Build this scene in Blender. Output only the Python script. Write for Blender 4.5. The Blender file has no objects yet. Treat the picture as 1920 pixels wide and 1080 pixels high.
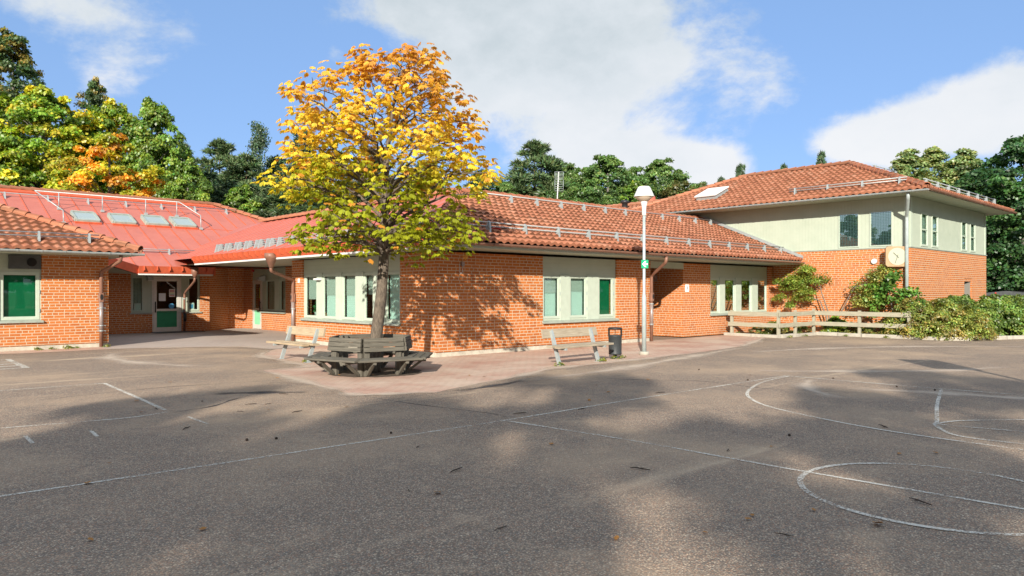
import bpy, math, random
import numpy as np
from mathutils import Vector, Matrix

# ------------------------------------------------------------------ camera, sky, sun, exposure
SC = bpy.context.scene
COL = SC.collection
HEAD = math.radians(47)                       # heading: forward = (cos, sin)
cam = bpy.data.cameras.new("camera"); camo = bpy.data.objects.new("camera", cam); COL.objects.link(camo)
camo.location = (0, 0, 1.6)
camo.rotation_euler = (math.radians(90), 0, HEAD - math.radians(90))
cam.sensor_width = 36; cam.lens = 1380 / 1920 * 36
cam.shift_y = 6 / 1920
cam.clip_start = 0.1; cam.clip_end = 3000
SC.camera = camo

SUN_EL = math.radians(21.5)
SX, SY = -0.779, -0.627                       # horizontal direction towards the sun
sun = bpy.data.lights.new("sun", 'SUN'); suno = bpy.data.objects.new("sun", sun); COL.objects.link(suno)
sun.energy = 5.0; sun.angle = math.radians(0.53); sun.color = (1.0, 0.93, 0.82)
to_sun = Vector((SX * math.cos(SUN_EL), SY * math.cos(SUN_EL), math.sin(SUN_EL)))
suno.rotation_euler = to_sun.to_track_quat('Z', 'Y').to_euler()
suno.location = (-30, -25, 25)

SC.view_settings.view_transform = 'Standard'
SC.view_settings.look = 'None'
SC.view_settings.gamma = 1
SC.view_settings.exposure = 0.72
SC.render.engine = 'CYCLES'
SC.cycles.max_bounces = 6
SC.cycles.transparent_max_bounces = 12
try:
    SC.cycles.use_denoising = True
except Exception:
    pass


class NT:
    """small node-tree helper"""
    def __init__(s, tree):
        s.t = tree; s.n = tree.nodes; s.l = tree.links

    def node(s, typ, ins=None, **props):
        n = s.n.new(typ)
        for k, v in props.items():
            setattr(n, k, v)
        for k, v in (ins or {}).items():
            sock = n.inputs[k]
            if hasattr(v, 'is_output') or isinstance(v, bpy.types.NodeSocket):
                s.l.new(v, sock)
            else:
                try:
                    sock.default_value = v
                except Exception:
                    sock.default_value = (*v, 1) if len(v) == 3 else v
        return n

    def math(s, op, a, b=None, c=None, clamp=False):
        ins = {0: a}
        if b is not None: ins[1] = b
        if c is not None: ins[2] = c
        n = s.node('ShaderNodeMath', ins, operation=op); n.use_clamp = clamp
        return n.outputs[0]

    def mix(s, f, a, b, blend='MIX'):
        n = s.n.new('ShaderNodeMix'); n.data_type = 'RGBA'; n.blend_type = blend; n.clamp_factor = True
        for sock, v in ((n.inputs[0], f), (n.inputs[6], a), (n.inputs[7], b)):
            if isinstance(v, bpy.types.NodeSocket): s.l.new(v, sock)
            elif isinstance(v, (int, float)): sock.default_value = v if sock == n.inputs[0] else (v, v, v, 1)
            else: sock.default_value = (*v, 1) if len(v) == 3 else v
        return n.outputs[2]

    def ramp(s, f, stops, interp='LINEAR'):
        n = s.n.new('ShaderNodeValToRGB'); n.color_ramp.interpolation = interp
        e = n.color_ramp.elements
        while len(e) < len(stops): e.new(0.5)
        for i, (p, c) in enumerate(stops):
            e[i].position = p
            if isinstance(c, (int, float)): c = (c, c, c)
            e[i].color = (*c, 1)
        s.l.new(f, n.inputs[0])
        return n.outputs[0]

    def noise(s, vec, scale, detail=4, rough=0.55, out=0, dist=0.0):
        n = s.node('ShaderNodeTexNoise', {'Scale': scale, 'Detail': detail, 'Roughness': rough, 'Distortion': dist})
        if vec is not None: s.l.new(vec, n.inputs['Vector'])
        return n.outputs[out]

    def maprange(s, v, a, b, c=0.0, d=1.0, smooth=False):
        n = s.node('ShaderNodeMapRange', {0: v, 1: a, 2: b, 3: c, 4: d}); n.clamp = True
        if smooth: n.interpolation_type = 'SMOOTHSTEP'
        return n.outputs[0]


def make_world():
    w = bpy.data.worlds.new("World"); SC.world = w; w.use_nodes = True
    k = NT(w.node_tree); k.n.clear()
    sky = k.node('ShaderNodeTexSky', sky_type='NISHITA')
    sky.sun_disc = False; sky.sun_elevation = SUN_EL
    sky.sun_rotation = math.atan2(SX, SY)
    sky.altitude = 50; sky.air_density = 1.0; sky.dust_density = 0.6; sky.ozone_density = 2.5
    tc = k.node('ShaderNodeTexCoord').outputs['Generated']
    sep = k.node('ShaderNodeSeparateXYZ', {0: tc})
    X, Y, Z = sep.outputs
    ch, sh = math.cos(HEAD), math.sin(HEAD)
    fwd = k.math('ADD', k.math('MULTIPLY', X, ch), k.math('MULTIPLY', Y, sh))
    rgt = k.math('SUBTRACT', k.math('MULTIPLY', X, sh), k.math('MULTIPLY', Y, ch))
    az = k.math('ARCTAN2', rgt, fwd)
    el = k.math('ARCSINE', Z)
    # domain warp gives the clouds ragged rims
    wv = k.node('ShaderNodeCombineXYZ', {0: az, 1: k.math('MULTIPLY', el, 1.5), 2: 0.37}).outputs[0]
    n1 = k.noise(wv, 3.6, 10, 0.66, dist=0.3)
    n2 = k.noise(wv, 7.5, 8, 0.6)
    warp = k.math('ADD', k.math('MULTIPLY', k.math('SUBTRACT', n1, 0.5), 1.9), k.math('MULTIPLY', k.math('SUBTRACT', n2, 0.5), 1.5))

    def d2r(px, py):
        return math.atan((px - 960) / 1380), math.atan((546 - py) / 1380 / math.hypot(1, (px - 960) / 1380))
    # cloud banks at (azimuth, elevation), their half widths, weight
    banks = [(1020, 60, 330, 150, 0.95), (1200, 105, 240, 115, 0.72), (760, 10, 130, 70, 0.7), (1010, 230, 170, 100, 0.85),
             (1310, 322, 120, 58, 1.6), (1130, 298, 95, 50, 1.2), (1740, 245, 190, 62, 1.05), (1880, 180, 110, 80, 1.0), (1600, 270, 110, 45, 0.8),
             (150, 20, 330, 62, 0.52), (185, 155, 75, 55, 0.62), (640, 105, 30, 26, .5), (1440, 120, 110, 90, 0.55),
             (-800, 100, 500, 140, 0.9), (2700, 150, 500, 140, 0.9)]
    dens = None
    for (px, py, wx, wy, wt) in banks:
        a, e = d2r(px, py)
        da = k.math('DIVIDE', k.math('SUBTRACT', az, a), wx / 1380)
        de = k.math('DIVIDE', k.math('SUBTRACT', el, e), wy / 1380)
        r2 = k.math('ADD', k.math('MULTIPLY', da, da), k.math('MULTIPLY', de, de))
        g = k.math('MULTIPLY', k.math('EXPONENT', k.math('MULTIPLY', r2, -1.5)), wt)
        dens = g if dens is None else k.math('ADD', dens, g)
    # unseen clouds added overhead and behind the viewer to brighten the shade
    away = k.math('MAXIMUM', k.maprange(fwd, 0.25, -0.15), k.maprange(el, 0.46, 0.80))
    back = k.math('MULTIPLY', away, k.maprange(k.noise(tc, 1.8, 6), 0.30, 0.55))
    dens = k.math('ADD', dens, k.math('MULTIPLY', back, 1.3))
    d = k.math('ADD', dens, warp)
    mask = k.maprange(d, 0.36, 0.92, 0, 1, True)
    n3 = k.noise(wv, 5.0, 8, 0.6)
    # grey undersides of the thick bank, bright tops
    shade = k.maprange(k.math('ADD', k.math('MULTIPLY', el, 2.6), k.math('MULTIPLY', k.math('SUBTRACT', n3, 0.5), 1.3)), 0.15, 1.0)
    ccol = k.ramp(shade, [(0.0, (1.0, 1.0, 1.0)), (0.4, (0.92, 0.94, 0.96)), (0.75, (0.80, 0.85, 0.88)), (1.0, (0.66, 0.73, 0.76))])
    ccol = k.mix(away, ccol, (0.84, 0.95, 1.06))            # tint of the added unseen clouds, set to fill the shade
    skyc = k.mix(1.0, sky.outputs[0], (1.02, 1.06, 1.42), 'MULTIPLY')
    skyc = k.mix(0.62, skyc, (2.25, 3.85, 6.2))                # thin bright haze evens the blue out
    bg1 = k.node('ShaderNodeBackground', {'Color': skyc, 'Strength': 0.080})
    bg2 = k.node('ShaderNodeBackground', {'Color': ccol, 'Strength': 0.58})
    mx = k.node('ShaderNodeMixShader', {0: k.math('MULTIPLY', mask, 0.93), 1: bg1.outputs[0], 2: bg2.outputs[0]})
    out = k.node('ShaderNodeOutputWorld', {0: mx.outputs[0]})


make_world()

# ------------------------------------------------------------------ materials
MATS = {}


def mat(name, fn=None, base=(0.5, 0.5, 0.5), rough=0.6, metal=0.0, spec=0.4, vary=0.0, vscale=6.0, bump=0.0, bscale=40.0):
    if name in MATS: return MATS[name]
    m = bpy.data.materials.new(name); m.use_nodes = True
    k = NT(m.node_tree); k.n.clear()
    out = k.node('ShaderNodeOutputMaterial')
    p = k.node('ShaderNodeBsdfPrincipled', {'Base Color': (*base, 1), 'Roughness': rough, 'Metallic': metal, 'Specular IOR Level': spec})
    k.l.new(p.outputs[0], out.inputs[0])
    if fn: fn(k, p, out)
    elif vary or bump:
        oc = k.node('ShaderNodeTexCoord').outputs['Object']
        if vary:
            n = k.noise(oc, vscale, 6, 0.6)
            c = k.mix(k.maprange(n, 0.3, 0.7), tuple(b * (1 - vary) for b in base), tuple(min(1, b * (1 + vary)) for b in base))
            k.l.new(c, p.inputs['Base Color'])
        if bump:
            b = k.node('ShaderNodeBump', {'Strength': bump, 'Distance': 0.01, 'Height': k.noise(oc, bscale, 4)})
            k.l.new(b.outputs[0], p.inputs['Normal'])
    MATS[name] = m
    return m


def f_brick(k, p, out):
    uv = k.node('ShaderNodeUVMap').outputs[0]
    b = k.node('ShaderNodeTexBrick', {'Color1': (0.47, 0.138, 0.026, 1), 'Color2': (0.33, 0.078, 0.016, 1), 'Mortar': (0.52, 0.46, 0.34, 1),
                                      'Scale': 1.0, 'Mortar Size': 0.0088, 'Mortar Smooth': 0.15, 'Bias': -0.25, 'Brick Width': 0.255, 'Row Height': 0.078})
    b.offset = 0.5; b.offset_frequency = 2; b.squash = 0.55; b.squash_frequency = 3
    k.l.new(uv, b.inputs['Vector'])
    n = k.noise(uv, 1.1, 5, 0.6)
    n2 = k.noise(uv, 28, 4, 0.65)
    c = k.mix(k.maprange(n, 0.38, 0.72), b.outputs[0], (0.55, 0.19, 0.065), 'MIX')
    c = k.mix(0.35, b.outputs[0], c)
    c = k.mix(k.math('MULTIPLY', k.maprange(n2, 0.45, 0.8), 0.35), c, (0.56, 0.27, 0.12))
    c = k.mix(k.math('MULTIPLY', k.maprange(k.noise(uv, 0.5, 6, 0.65), 0.55, 0.8), 0.22), c, (0.55, 0.38, 0.22))
    # damp, soot-stained courses near the ground and streaks under the sills
    v_ = k.node('ShaderNodeSeparateXYZ', {0: uv}).outputs[1]
    low = k.math('MULTIPLY', k.maprange(v_, 0.15, 0.65, 1, 0), k.maprange(k.noise(uv, 1.9, 5, 0.6), 0.35, 0.7))
    c = k.mix(k.math('MULTIPLY', low, 0.35), c, (0.22, 0.085, 0.04))
    st = k.node('ShaderNodeMapping', {'Vector': uv, 'Scale': (3.0, 0.25, 1)}).outputs[0]
    c = k.mix(k.math('MULTIPLY', k.maprange(k.noise(st, 1.0, 5, 0.6), 0.55, 0.75), 0.22), c, (0.25, 0.10, 0.05))
    k.l.new(c, p.inputs['Base Color'])
    h = k.math('SUBTRACT', k.math('MULTIPLY', n2, 0.25), b.outputs[1])
    bp = k.node('ShaderNodeBump', {'Strength': 0.5, 'Distance': 0.008, 'Height': h})
    k.l.new(bp.outputs[0], p.inputs['Normal'])


def f_tile(k, p, out):
    uv = k.node('ShaderNodeUVMap').outputs[0]
    sep = k.node('ShaderNodeSeparateXYZ', {0: uv})
    cell = k.node('ShaderNodeCombineXYZ', {0: k.math('FLOOR', sep.outputs[0]), 1: k.math('FLOOR', sep.outputs[1])}).outputs[0]
    wn = k.node('ShaderNodeTexWhiteNoise', {0: cell}).outputs[0]
    c = k.ramp(wn, [(0.0, (0.29, 0.105, 0.058)), (0.35, (0.36, 0.138, 0.075)), (0.8, (0.41, 0.165, 0.092)), (1.0, (0.42, 0.205, 0.13))])
    oc = k.node('ShaderNodeTexCoord').outputs['Object']
    n = k.noise(oc, 1.6, 6, 0.65)
    c = k.mix(k.math('MULTIPLY', k.maprange(n, 0.5, 0.78), 0.5), c, (0.26, 0.12, 0.075))
    n2 = k.noise(oc, 7.0, 5, 0.7)
    c = k.mix(k.math('MULTIPLY', k.maprange(n2, 0.60, 0.72), 0.7), c, (0.11, 0.10, 0.045))
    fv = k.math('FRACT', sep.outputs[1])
    c = k.mix(k.math('MULTIPLY', k.maprange(fv, 0.72, 0.98), 0.55), c, (0.085, 0.055, 0.03))   # shade line under each lap, painted in as a dark band
    n3 = k.noise(oc, 22.0, 4, 0.7)
    c = k.mix(k.math('MULTIPLY', k.maprange(n3, 0.62, 0.75), 0.5), c, (0.50, 0.36, 0.28))
    k.l.new(c, p.inputs['Base Color'])
    p.inputs['Roughness'].default_value = 0.85


def f_redmetal(k, p, out):
    oc = k.node('ShaderNodeTexCoord').outputs['Object']
    n = k.noise(oc, 0.9, 6, 0.6)
    c = k.mix(k.maprange(n, 0.3, 0.7), (0.42, 0.118, 0.082), (0.48, 0.145, 0.10))
    n2 = k.noise(oc, 9, 5, 0.7)
    c = k.mix(k.math('MULTIPLY', k.maprange(n2, 0.55, 0.75), 0.25), c, (0.56, 0.25, 0.20))
    st = k.node('ShaderNodeMapping', {'Vector': oc, 'Scale': (2.2, 2.2, 0.5)}).outputs[0]
    c = k.mix(k.math('MULTIPLY', k.maprange(k.noise(st, 1.6, 6, 0.65), 0.5, 0.75), 0.35), c, (0.30, 0.10, 0.075))
    k.l.new(c, p.inputs['Base Color'])
    p.inputs['Roughness'].default_value = 0.5


def f_siding(k, p, out, axis='u'):
    uv = k.node('ShaderNodeUVMap').outputs[0]
    sep = k.node('ShaderNodeSeparateXYZ', {0: uv})
    t = k.math('FRACT', k.math('DIVIDE', sep.outputs[0 if axis == 'u' else 1], 0.125))
    groove = k.math('MULTIPLY', k.maprange(t, 0.0, 0.05, 1, 0), 1.0)
    n = k.noise(uv, 2.0, 5, 0.6)
    base = k.mix(k.maprange(n, 0.3, 0.7), (0.375, 0.425, 0.335), (0.425, 0.47, 0.375))
    c = k.mix(k.math('MULTIPLY', groove, 0.45), base, (0.22, 0.24, 0.17))
    k.l.new(c, p.inputs['Base Color'])
    p.inputs['Roughness'].default_value = 0.6
    bp = k.node('ShaderNodeBump', {'Strength': 0.5, 'Distance': 0.01, 'Height': k.math('SUBTRACT', 1.0, groove)})
    k.l.new(bp.outputs[0], p.inputs['Normal'])


def f_asphalt(k, p, out):
    oc = k.node('ShaderNodeTexCoord').outputs['Object']
    v = k.node('ShaderNodeTexVoronoi', {'Scale': 92.0, 'Randomness': 1.0}); k.l.new(oc, v.inputs['Vector'])
    v2 = k.node('ShaderNodeTexVoronoi', {'Scale': 33.0, 'Randomness': 1.0}); k.l.new(oc, v2.inputs['Vector'])
    s = k.node('ShaderNodeSeparateColor', {0: v.outputs['Color']})
    s2 = k.node('ShaderNodeSeparateColor', {0: v2.outputs['Color']})
    stone = k.ramp(s.outputs[0], [(0.0, (0.10, 0.082, 0.075)), (0.3, (0.20, 0.155, 0.130)), (0.48, (0.29, 0.165, 0.115)), (0.6, (0.17, 0.175, 0.18)), (0.75, (0.27, 0.225, 0.19)),
                                  (0.90, (0.34, 0.27, 0.22)), (1.0, (0.50, 0.44, 0.38))])
    stone2 = k.ramp(s2.outputs[1], [(0.0, (0.075, 0.066, 0.066)), (0.5, (0.23, 0.175, 0.148)), (0.9, (0.33, 0.25, 0.20)), (1.0, (0.70, 0.63, 0.56))])
    c = k.mix(0.14, stone, stone2)
    # binder between the stones
    c = k.mix(k.maprange(v.outputs['Distance'], 0.35, 0.75), c, (0.105, 0.090, 0.084))
    n = k.noise(oc, 0.35, 7, 0.62)
    c = k.mix(k.math('MULTIPLY', k.maprange(n, 0.45, 0.70), 0.55), c, (0.36, 0.275, 0.21))       # trodden, sandy areas
    n2 = k.noise(oc, 1.7, 6, 0.65)
    c = k.mix(k.math('MULTIPLY', k.maprange(n2, 0.56, 0.78), 0.35), c, (0.42, 0.33, 0.255))
    n4 = k.noise(oc, 0.22, 5, 0.6)
    c = k.mix(k.math('MULTIPLY', k.maprange(n4, 0.56, 0.72), 0.35), c, (0.13, 0.112, 0.105))
    # dusty tracks swept by rain water
    mp = k.node('ShaderNodeMapping', {'Vector': oc, 'Rotation': (0, 0, math.radians(-22)), 'Scale': (0.09, 0.9, 1)}).outputs[0]
    n3 = k.noise(mp, 1.0, 5, 0.55, dist=0.6)
    c = k.mix(k.math('MULTIPLY', k.maprange(n3, 0.62, 0.72), 0.5), c, (0.48, 0.39, 0.31))
    c = k.mix(1.0, c, (1.44, 1.34, 1.14), 'MULTIPLY')
    k.l.new(c, p.inputs['Base Color'])
    p.inputs['Roughness'].default_value = 0.85
    p.inputs['Specular IOR Level'].default_value = 0.25
    h = k.math('ADD', k.math('MULTIPLY', v.outputs['Distance'], -1.0), k.math('MULTIPLY', v2.outputs['Distance'], -0.7))
    bp = k.node('ShaderNodeBump', {'Strength': 0.65, 'Distance': 0.006, 'Height': h})
    k.l.new(bp.outputs[0], p.inputs['Normal'])


def f_paving(k, p, out):
    oc = k.node('ShaderNodeTexCoord').outputs['Object']
    b = k.node('ShaderNodeTexBrick', {'Vector': oc, 'Color1': (0.36, 0.20, 0.155, 1), 'Color2': (0.30, 0.145, 0.11, 1), 'Mortar': (0.20, 0.16, 0.125, 1),
                                      'Scale': 1.0, 'Mortar Size': 0.006, 'Mortar Smooth': 0.3, 'Bias': 0.0, 'Brick Width': 0.21, 'Row Height': 0.105})
    n = k.noise(oc, 0.7, 6, 0.6)
    c = k.mix(k.math('MULTIPLY', k.maprange(n, 0.35, 0.6), 0.75), b.outputs[0], (0.46, 0.38, 0.315))
    n2 = k.noise(oc, 2.3, 5, 0.65)
    c = k.mix(k.math('MULTIPLY', k.maprange(n2, 0.6, 0.72), 0.6), c, (0.26, 0.09, 0.06))
    n3 = k.noise(oc, 60, 3, 0.6)
    c = k.mix(k.math('MULTIPLY', n3, 0.3), c, (0.40, 0.32, 0.27))
    c = k.mix(k.math('MULTIPLY', b.outputs[1], 0.6), c, (0.20, 0.155, 0.12))
    c = k.mix(1.0, c, (1.25, 1.20, 1.12), 'MULTIPLY')
    k.l.new(c, p.inputs['Base Color'])
    p.inputs['Roughness'].default_value = 0.9
    bp = k.node('ShaderNodeBump', {'Strength': 0.5, 'Distance': 0.006, 'Height': k.math('SUBTRACT', k.math('MULTIPLY', n3, 0.3), b.outputs[1])})
    k.l.new(bp.outputs[0], p.inputs['Normal'])


def f_slab(k, p, out):
    oc = k.node('ShaderNodeTexCoord').outputs['Object']
    b = k.node('ShaderNodeTexBrick', {'Vector': oc, 'Color1': (0.36, 0.29, 0.25, 1), 'Color2': (0.40, 0.33, 0.28, 1), 'Mortar': (0.24, 0.19, 0.16, 1),
                                      'Scale': 1.0, 'Mortar Size': 0.008, 'Mortar Smooth': 0.3, 'Brick Width': 0.36, 'Row Height': 0.36})
    n = k.noise(oc, 0.8, 6, 0.6)
    c = k.mix(k.math('MULTIPLY', k.maprange(n, 0.35, 0.65), 0.8), b.outputs[0], (0.44, 0.36, 0.30))
    c = k.mix(k.math('MULTIPLY', k.noise(oc, 50, 3), 0.3), c, (0.30, 0.24, 0.20))
    k.l.new(c, p.inputs['Base Color'])
    p.inputs['Roughness'].default_value = 0.9


def f_paint(k, p, out):
    """worn road paint: flakes off so the asphalt shows through"""
    oc = k.node('ShaderNodeTexCoord').outputs['Object']
    n = k.noise(oc, 45, 5, 0.7)
    n2 = k.noise(oc, 1.3, 4, 0.6)
    a = k.maprange(k.math('ADD', n, k.math('MULTIPLY', k.math('SUBTRACT', n2, 0.5), 0.55)), 0.40, 0.56)
    p.inputs['Base Color'].default_value = (0.70, 0.65, 0.56, 1)
    p.inputs['Roughness'].default_value = 0.8
    k.l.new(k.math('MULTIPLY', a, 0.85), p.inputs['Alpha'])


def f_glass(k, p, out):
    fc = k.node('ShaderNodeLayerWeight', {'Blend': 0.5}).outputs['Facing']
    tr = k.node('ShaderNodeBsdfTransparent', {'Color': (0.80, 0.88, 0.85, 1)})
    gl = k.node('ShaderNodeBsdfGlossy', {'Color': (1, 1, 1, 1), 'Roughness': 0.015})
    f = k.math('ADD', k.math('MULTIPLY', k.math('POWER', fc, 4.0), 0.85), 0.04, clamp=True)
    mx = k.node('ShaderNodeMixShader', {0: f, 1: tr.outputs[0], 2: gl.outputs[0]})
    k.l.new(mx.outputs[0], out.inputs[0])


def f_mirrorglass(k, p, out):
    oc = k.node('ShaderNodeTexCoord').outputs['Object']
    fc = k.node('ShaderNodeLayerWeight', {'Blend': 0.5}).outputs['Facing']
    tr = k.node('ShaderNodeBsdfTransparent', {'Color': (0.35, 0.45, 0.44, 1)})
    gl = k.node('ShaderNodeBsdfGlossy', {'Color': (0.85, 1.0, 1.0, 1), 'Roughness': 0.01})
    f = k.math('ADD', k.math('MULTIPLY', k.math('POWER', fc, 4.0), 0.9), 0.42, clamp=True)
    mx = k.node('ShaderNodeMixShader', {0: f, 1: tr.outputs[0], 2: gl.outputs[0]})
    k.l.new(mx.outputs[0], out.inputs[0])


def f_blind(k, p, out):
    uv = k.node('ShaderNodeUVMap').outputs[0]
    z = k.node('ShaderNodeSeparateXYZ', {0: uv}).outputs[1]
    t = k.math('FRACT', k.math('DIVIDE', z, 0.035))
    c = k.ramp(t, [(0.0, (0.16, 0.17, 0.16)), (0.25, (0.50, 0.52, 0.48)), (1.0, (0.62, 0.63, 0.58))])
    k.l.new(c, p.inputs['Base Color'])


def f_wood(base, dark):
    def fn(k, p, out):
        oc = k.node('ShaderNodeTexCoord').outputs['Object']
        uv = k.node('ShaderNodeUVMap').outputs[0]
        mp = k.node('ShaderNodeMapping', {'Vector': uv, 'Scale': (2.0, 32.0, 1)}).outputs[0]
        n = k.noise(mp, 1.5, 6, 0.65, dist=0.4)
        c = k.mix(k.maprange(n, 0.32, 0.66), dark, base)
        n2 = k.noise(oc, 4.0, 5, 0.6)
        c = k.mix(k.math('MULTIPLY', k.maprange(n2, 0.45, 0.75), 0.45), c, tuple(b * 0.62 for b in base))
        k.l.new(c, p.inputs['Base Color'])
        p.inputs['Roughness'].default_value = 0.85
        bp = k.node('ShaderNodeBump', {'Strength': 0.4, 'Distance': 0.004, 'Height': n})
        k.l.new(bp.outputs[0], p.inputs['Normal'])
    return fn


def f_leaf(trans=0.35):
    def fn(k, p, out):
        at = k.node('ShaderNodeAttribute', attribute_name='Col').outputs['Color']
        d = k.node('ShaderNodeBsdfDiffuse', {'Color': at})
        warm = k.mix(1.0, at, (1.25, 1.2, 0.55), 'MULTIPLY')
        t = k.node('ShaderNodeBsdfTranslucent', {'Color': warm})
        g = k.node('ShaderNodeBsdfGlossy', {'Color': (1, 1, 1, 1), 'Roughness': 0.45})
        m1 = k.node('ShaderNodeMixShader', {0: trans, 1: d.outputs[0], 2: t.outputs[0]})
        m2 = k.node('ShaderNodeMixShader', {0: 0.035, 1: m1.outputs[0], 2: g.outputs[0]})
        k.l.new(m2.outputs[0], out.inputs[0])
    return fn


def f_bark(base, dark, sc=9):
    def fn(k, p, out):
        oc = k.node('ShaderNodeTexCoord').outputs['Object']
        mp = k.node('ShaderNodeMapping', {'Vector': oc, 'Scale': (1, 1, 0.3)}).outputs[0]
        n = k.noise(mp, sc * 3, 6, 0.7)
        c = k.mix(k.maprange(n, 0.35, 0.65), dark, base)
        k.l.new(c, p.inputs['Base Color'])
        p.inputs['Roughness'].default_value = 0.95
        bp = k.node('ShaderNodeBump', {'Strength': 0.8, 'Distance': 0.015, 'Height': n})
        k.l.new(bp.outputs[0], p.inputs['Normal'])
    return fn


def f_ground(k, p, out):
    oc = k.node('ShaderNodeTexCoord').outputs['Object']
    n = k.noise(oc, 0.6, 8, 0.65)
    k.l.new(k.mix(k.maprange(n, 0.3, 0.7), (0.05, 0.075, 0.022), (0.10, 0.10, 0.04)), p.inputs['Base Color'])
    p.inputs['Roughness'].default_value = 1.0


M = dict(
    brick=mat('orange_brick', f_brick, rough=0.9, spec=0.2),
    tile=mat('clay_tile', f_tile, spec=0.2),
    redmetal=mat('red_sheet_metal', f_redmetal),
    redtrim=mat('red_gutter_paint', base=(0.52, 0.105, 0.045), rough=0.45, vary=0.12),
    vsiding=mat('pale_green_boards', lambda k, p, o: f_siding(k, p, o, 'u')),
    hsiding=mat('pale_green_planks', lambda k, p, o: f_siding(k, p, o, 'v')),
    soffit=mat('soffit_boards', lambda k, p, o: f_siding(k, p, o, 'u')),
    frame=mat('pale_green_paint', base=(0.43, 0.49, 0.40), rough=0.5, vary=0.06),
    white=mat('white_paint', base=(0.66, 0.66, 0.63), rough=0.45, vary=0.05),
    sill=mat('grey_green_metal', base=(0.30, 0.33, 0.28), rough=0.45, vary=0.15),
    glass=mat('window_glass', f_glass),
    mirror=mat('reflecting_glass', f_mirrorglass),
    blind=mat('venetian_blind', f_blind),
    frosted=mat('frosted_film', base=(0.72, 0.82, 0.78), rough=0.5, vary=0.06, vscale=2),
    greenboard=mat('green_board', base=(0.0, 0.16, 0.065), rough=0.5, vary=0.12, vscale=3),
    greendoor=mat('green_door_panel', base=(0.02, 0.24, 0.11), rough=0.5, vary=0.1),
    mint=mat('mint_door_panel', base=(0.22, 0.55, 0.32), rough=0.5, vary=0.1),
    alu=mat('aluminium', base=(0.62, 0.60, 0.54), rough=0.4, metal=0.25, vary=0.08),
    galv=mat('galvanised_steel', base=(0.36, 0.40, 0.395), rough=0.45, metal=0.3, vary=0.12, vscale=12),
    lampsteel=mat('lamp_steel', base=(0.40, 0.46, 0.45), rough=0.45, metal=0.2, vary=0.12, vscale=10),
    brown=mat('brown_sheet_metal', base=(0.21, 0.105, 0.07), rough=0.45, vary=0.18),
    greypipe=mat('grey_steel_pipe', base=(0.30, 0.24, 0.22), rough=0.4, metal=0.3, vary=0.12),
    concrete=mat('plinth_concrete', base=(0.46, 0.42, 0.34), rough=0.95, vary=0.2, bump=0.3),
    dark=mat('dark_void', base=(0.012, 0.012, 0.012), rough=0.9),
    black=mat('black_plastic', base=(0.02, 0.021, 0.022), rough=0.45),
    speck=mat('speckled_black', base=(0.035, 0.04, 0.042), rough=0.5, vary=0.5, vscale=90),
    darkgrey=mat('dark_grey_metal', base=(0.07, 0.075, 0.075), rough=0.5, vary=0.2),
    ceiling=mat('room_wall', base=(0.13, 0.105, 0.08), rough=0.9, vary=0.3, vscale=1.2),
    asphalt=mat('asphalt', f_asphalt),
    paving=mat('paving_bricks', f_paving),
    slab=mat('paving_slabs', f_slab),
    paint=mat('worn_white_paint', f_paint),
    ground=mat('grass_ground', f_ground),
    soil=mat('soil', base=(0.09, 0.065, 0.045), rough=1.0, vary=0.4, vscale=8, bump=0.6),
    kerb=mat('kerb_stone', base=(0.38, 0.35, 0.29), rough=0.9, vary=0.18, bump=0.3),
    oldwood=mat('weathered_dark_wood', f_wood((0.15, 0.135, 0.105), (0.065, 0.058, 0.045))),
    palewood=mat('weathered_pale_wood', f_wood((0.46, 0.36, 0.235), (0.29, 0.21, 0.13))),
    greywood=mat('bleached_wood', f_wood((0.40, 0.34, 0.25), (0.25, 0.20, 0.14))),
    fencewood=mat('fence_wood', f_wood((0.40, 0.375, 0.28), (0.24, 0.22, 0.16))),
    leaf=mat('leaf', f_leaf(0.42)),
    thinleaf=mat('thin_leaf', f_leaf(0.48)),
    needle=mat('needle', f_leaf(0.12)),
    bark=mat('bark', f_bark((0.17, 0.135, 0.10), (0.055, 0.043, 0.033))),
    bark2=mat('grey_bark', f_bark((0.22, 0.20, 0.17), (0.08, 0.07, 0.06))),
    pinebark=mat('pine_bark', f_bark((0.20, 0.10, 0.05), (0.07, 0.04, 0.025))),
    signgreen=mat('sign_green', base=(0.0, 0.32, 0.15), rough=0.4),
    signwhite=mat('sign_white', base=(0.85, 0.86, 0.85), rough=0.4),
    paper=mat('paper', base=(0.75, 0.76, 0.74), rough=0.8),
    blue=mat('blue_paper', base=(0.10, 0.36, 0.62), rough=0.7),
    red=mat('red_plastic', base=(0.45, 0.025, 0.02), rough=0.5),
    yellow=mat('yellow_cloth', base=(0.60, 0.62, 0.03), rough=0.8),
    cloth=mat('red_cloth', base=(0.35, 0.035, 0.02), rough=0.8),
    curtain=mat('pale_curtain', base=(0.42, 0.48, 0.42), rough=0.8, vary=0.2, vscale=5),
    deadleaf=mat('dead_leaf', base=(0.32, 0.14, 0.03), rough=0.8, vary=0.3, vscale=30),
    twig=mat('twig', base=(0.06, 0.04, 0.028), rough=0.9, vary=0.3),
    clockcase=mat('clock_case', base=(0.38, 0.24, 0.13), rough=0.35, vary=0.08),
    dial=mat('clock_dial', base=(0.37, 0.38, 0.285), rough=0.4),
    barn=mat('barn_red', base=(0.22, 0.07, 0.05), rough=0.8, vary=0.15),
    net=mat('window_net', base=(0.04, 0.10, 0.095), rough=0.6),
    greydoor=mat('grey_door_paint', base=(0.19, 0.175, 0.15), rough=0.5),
)


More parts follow.
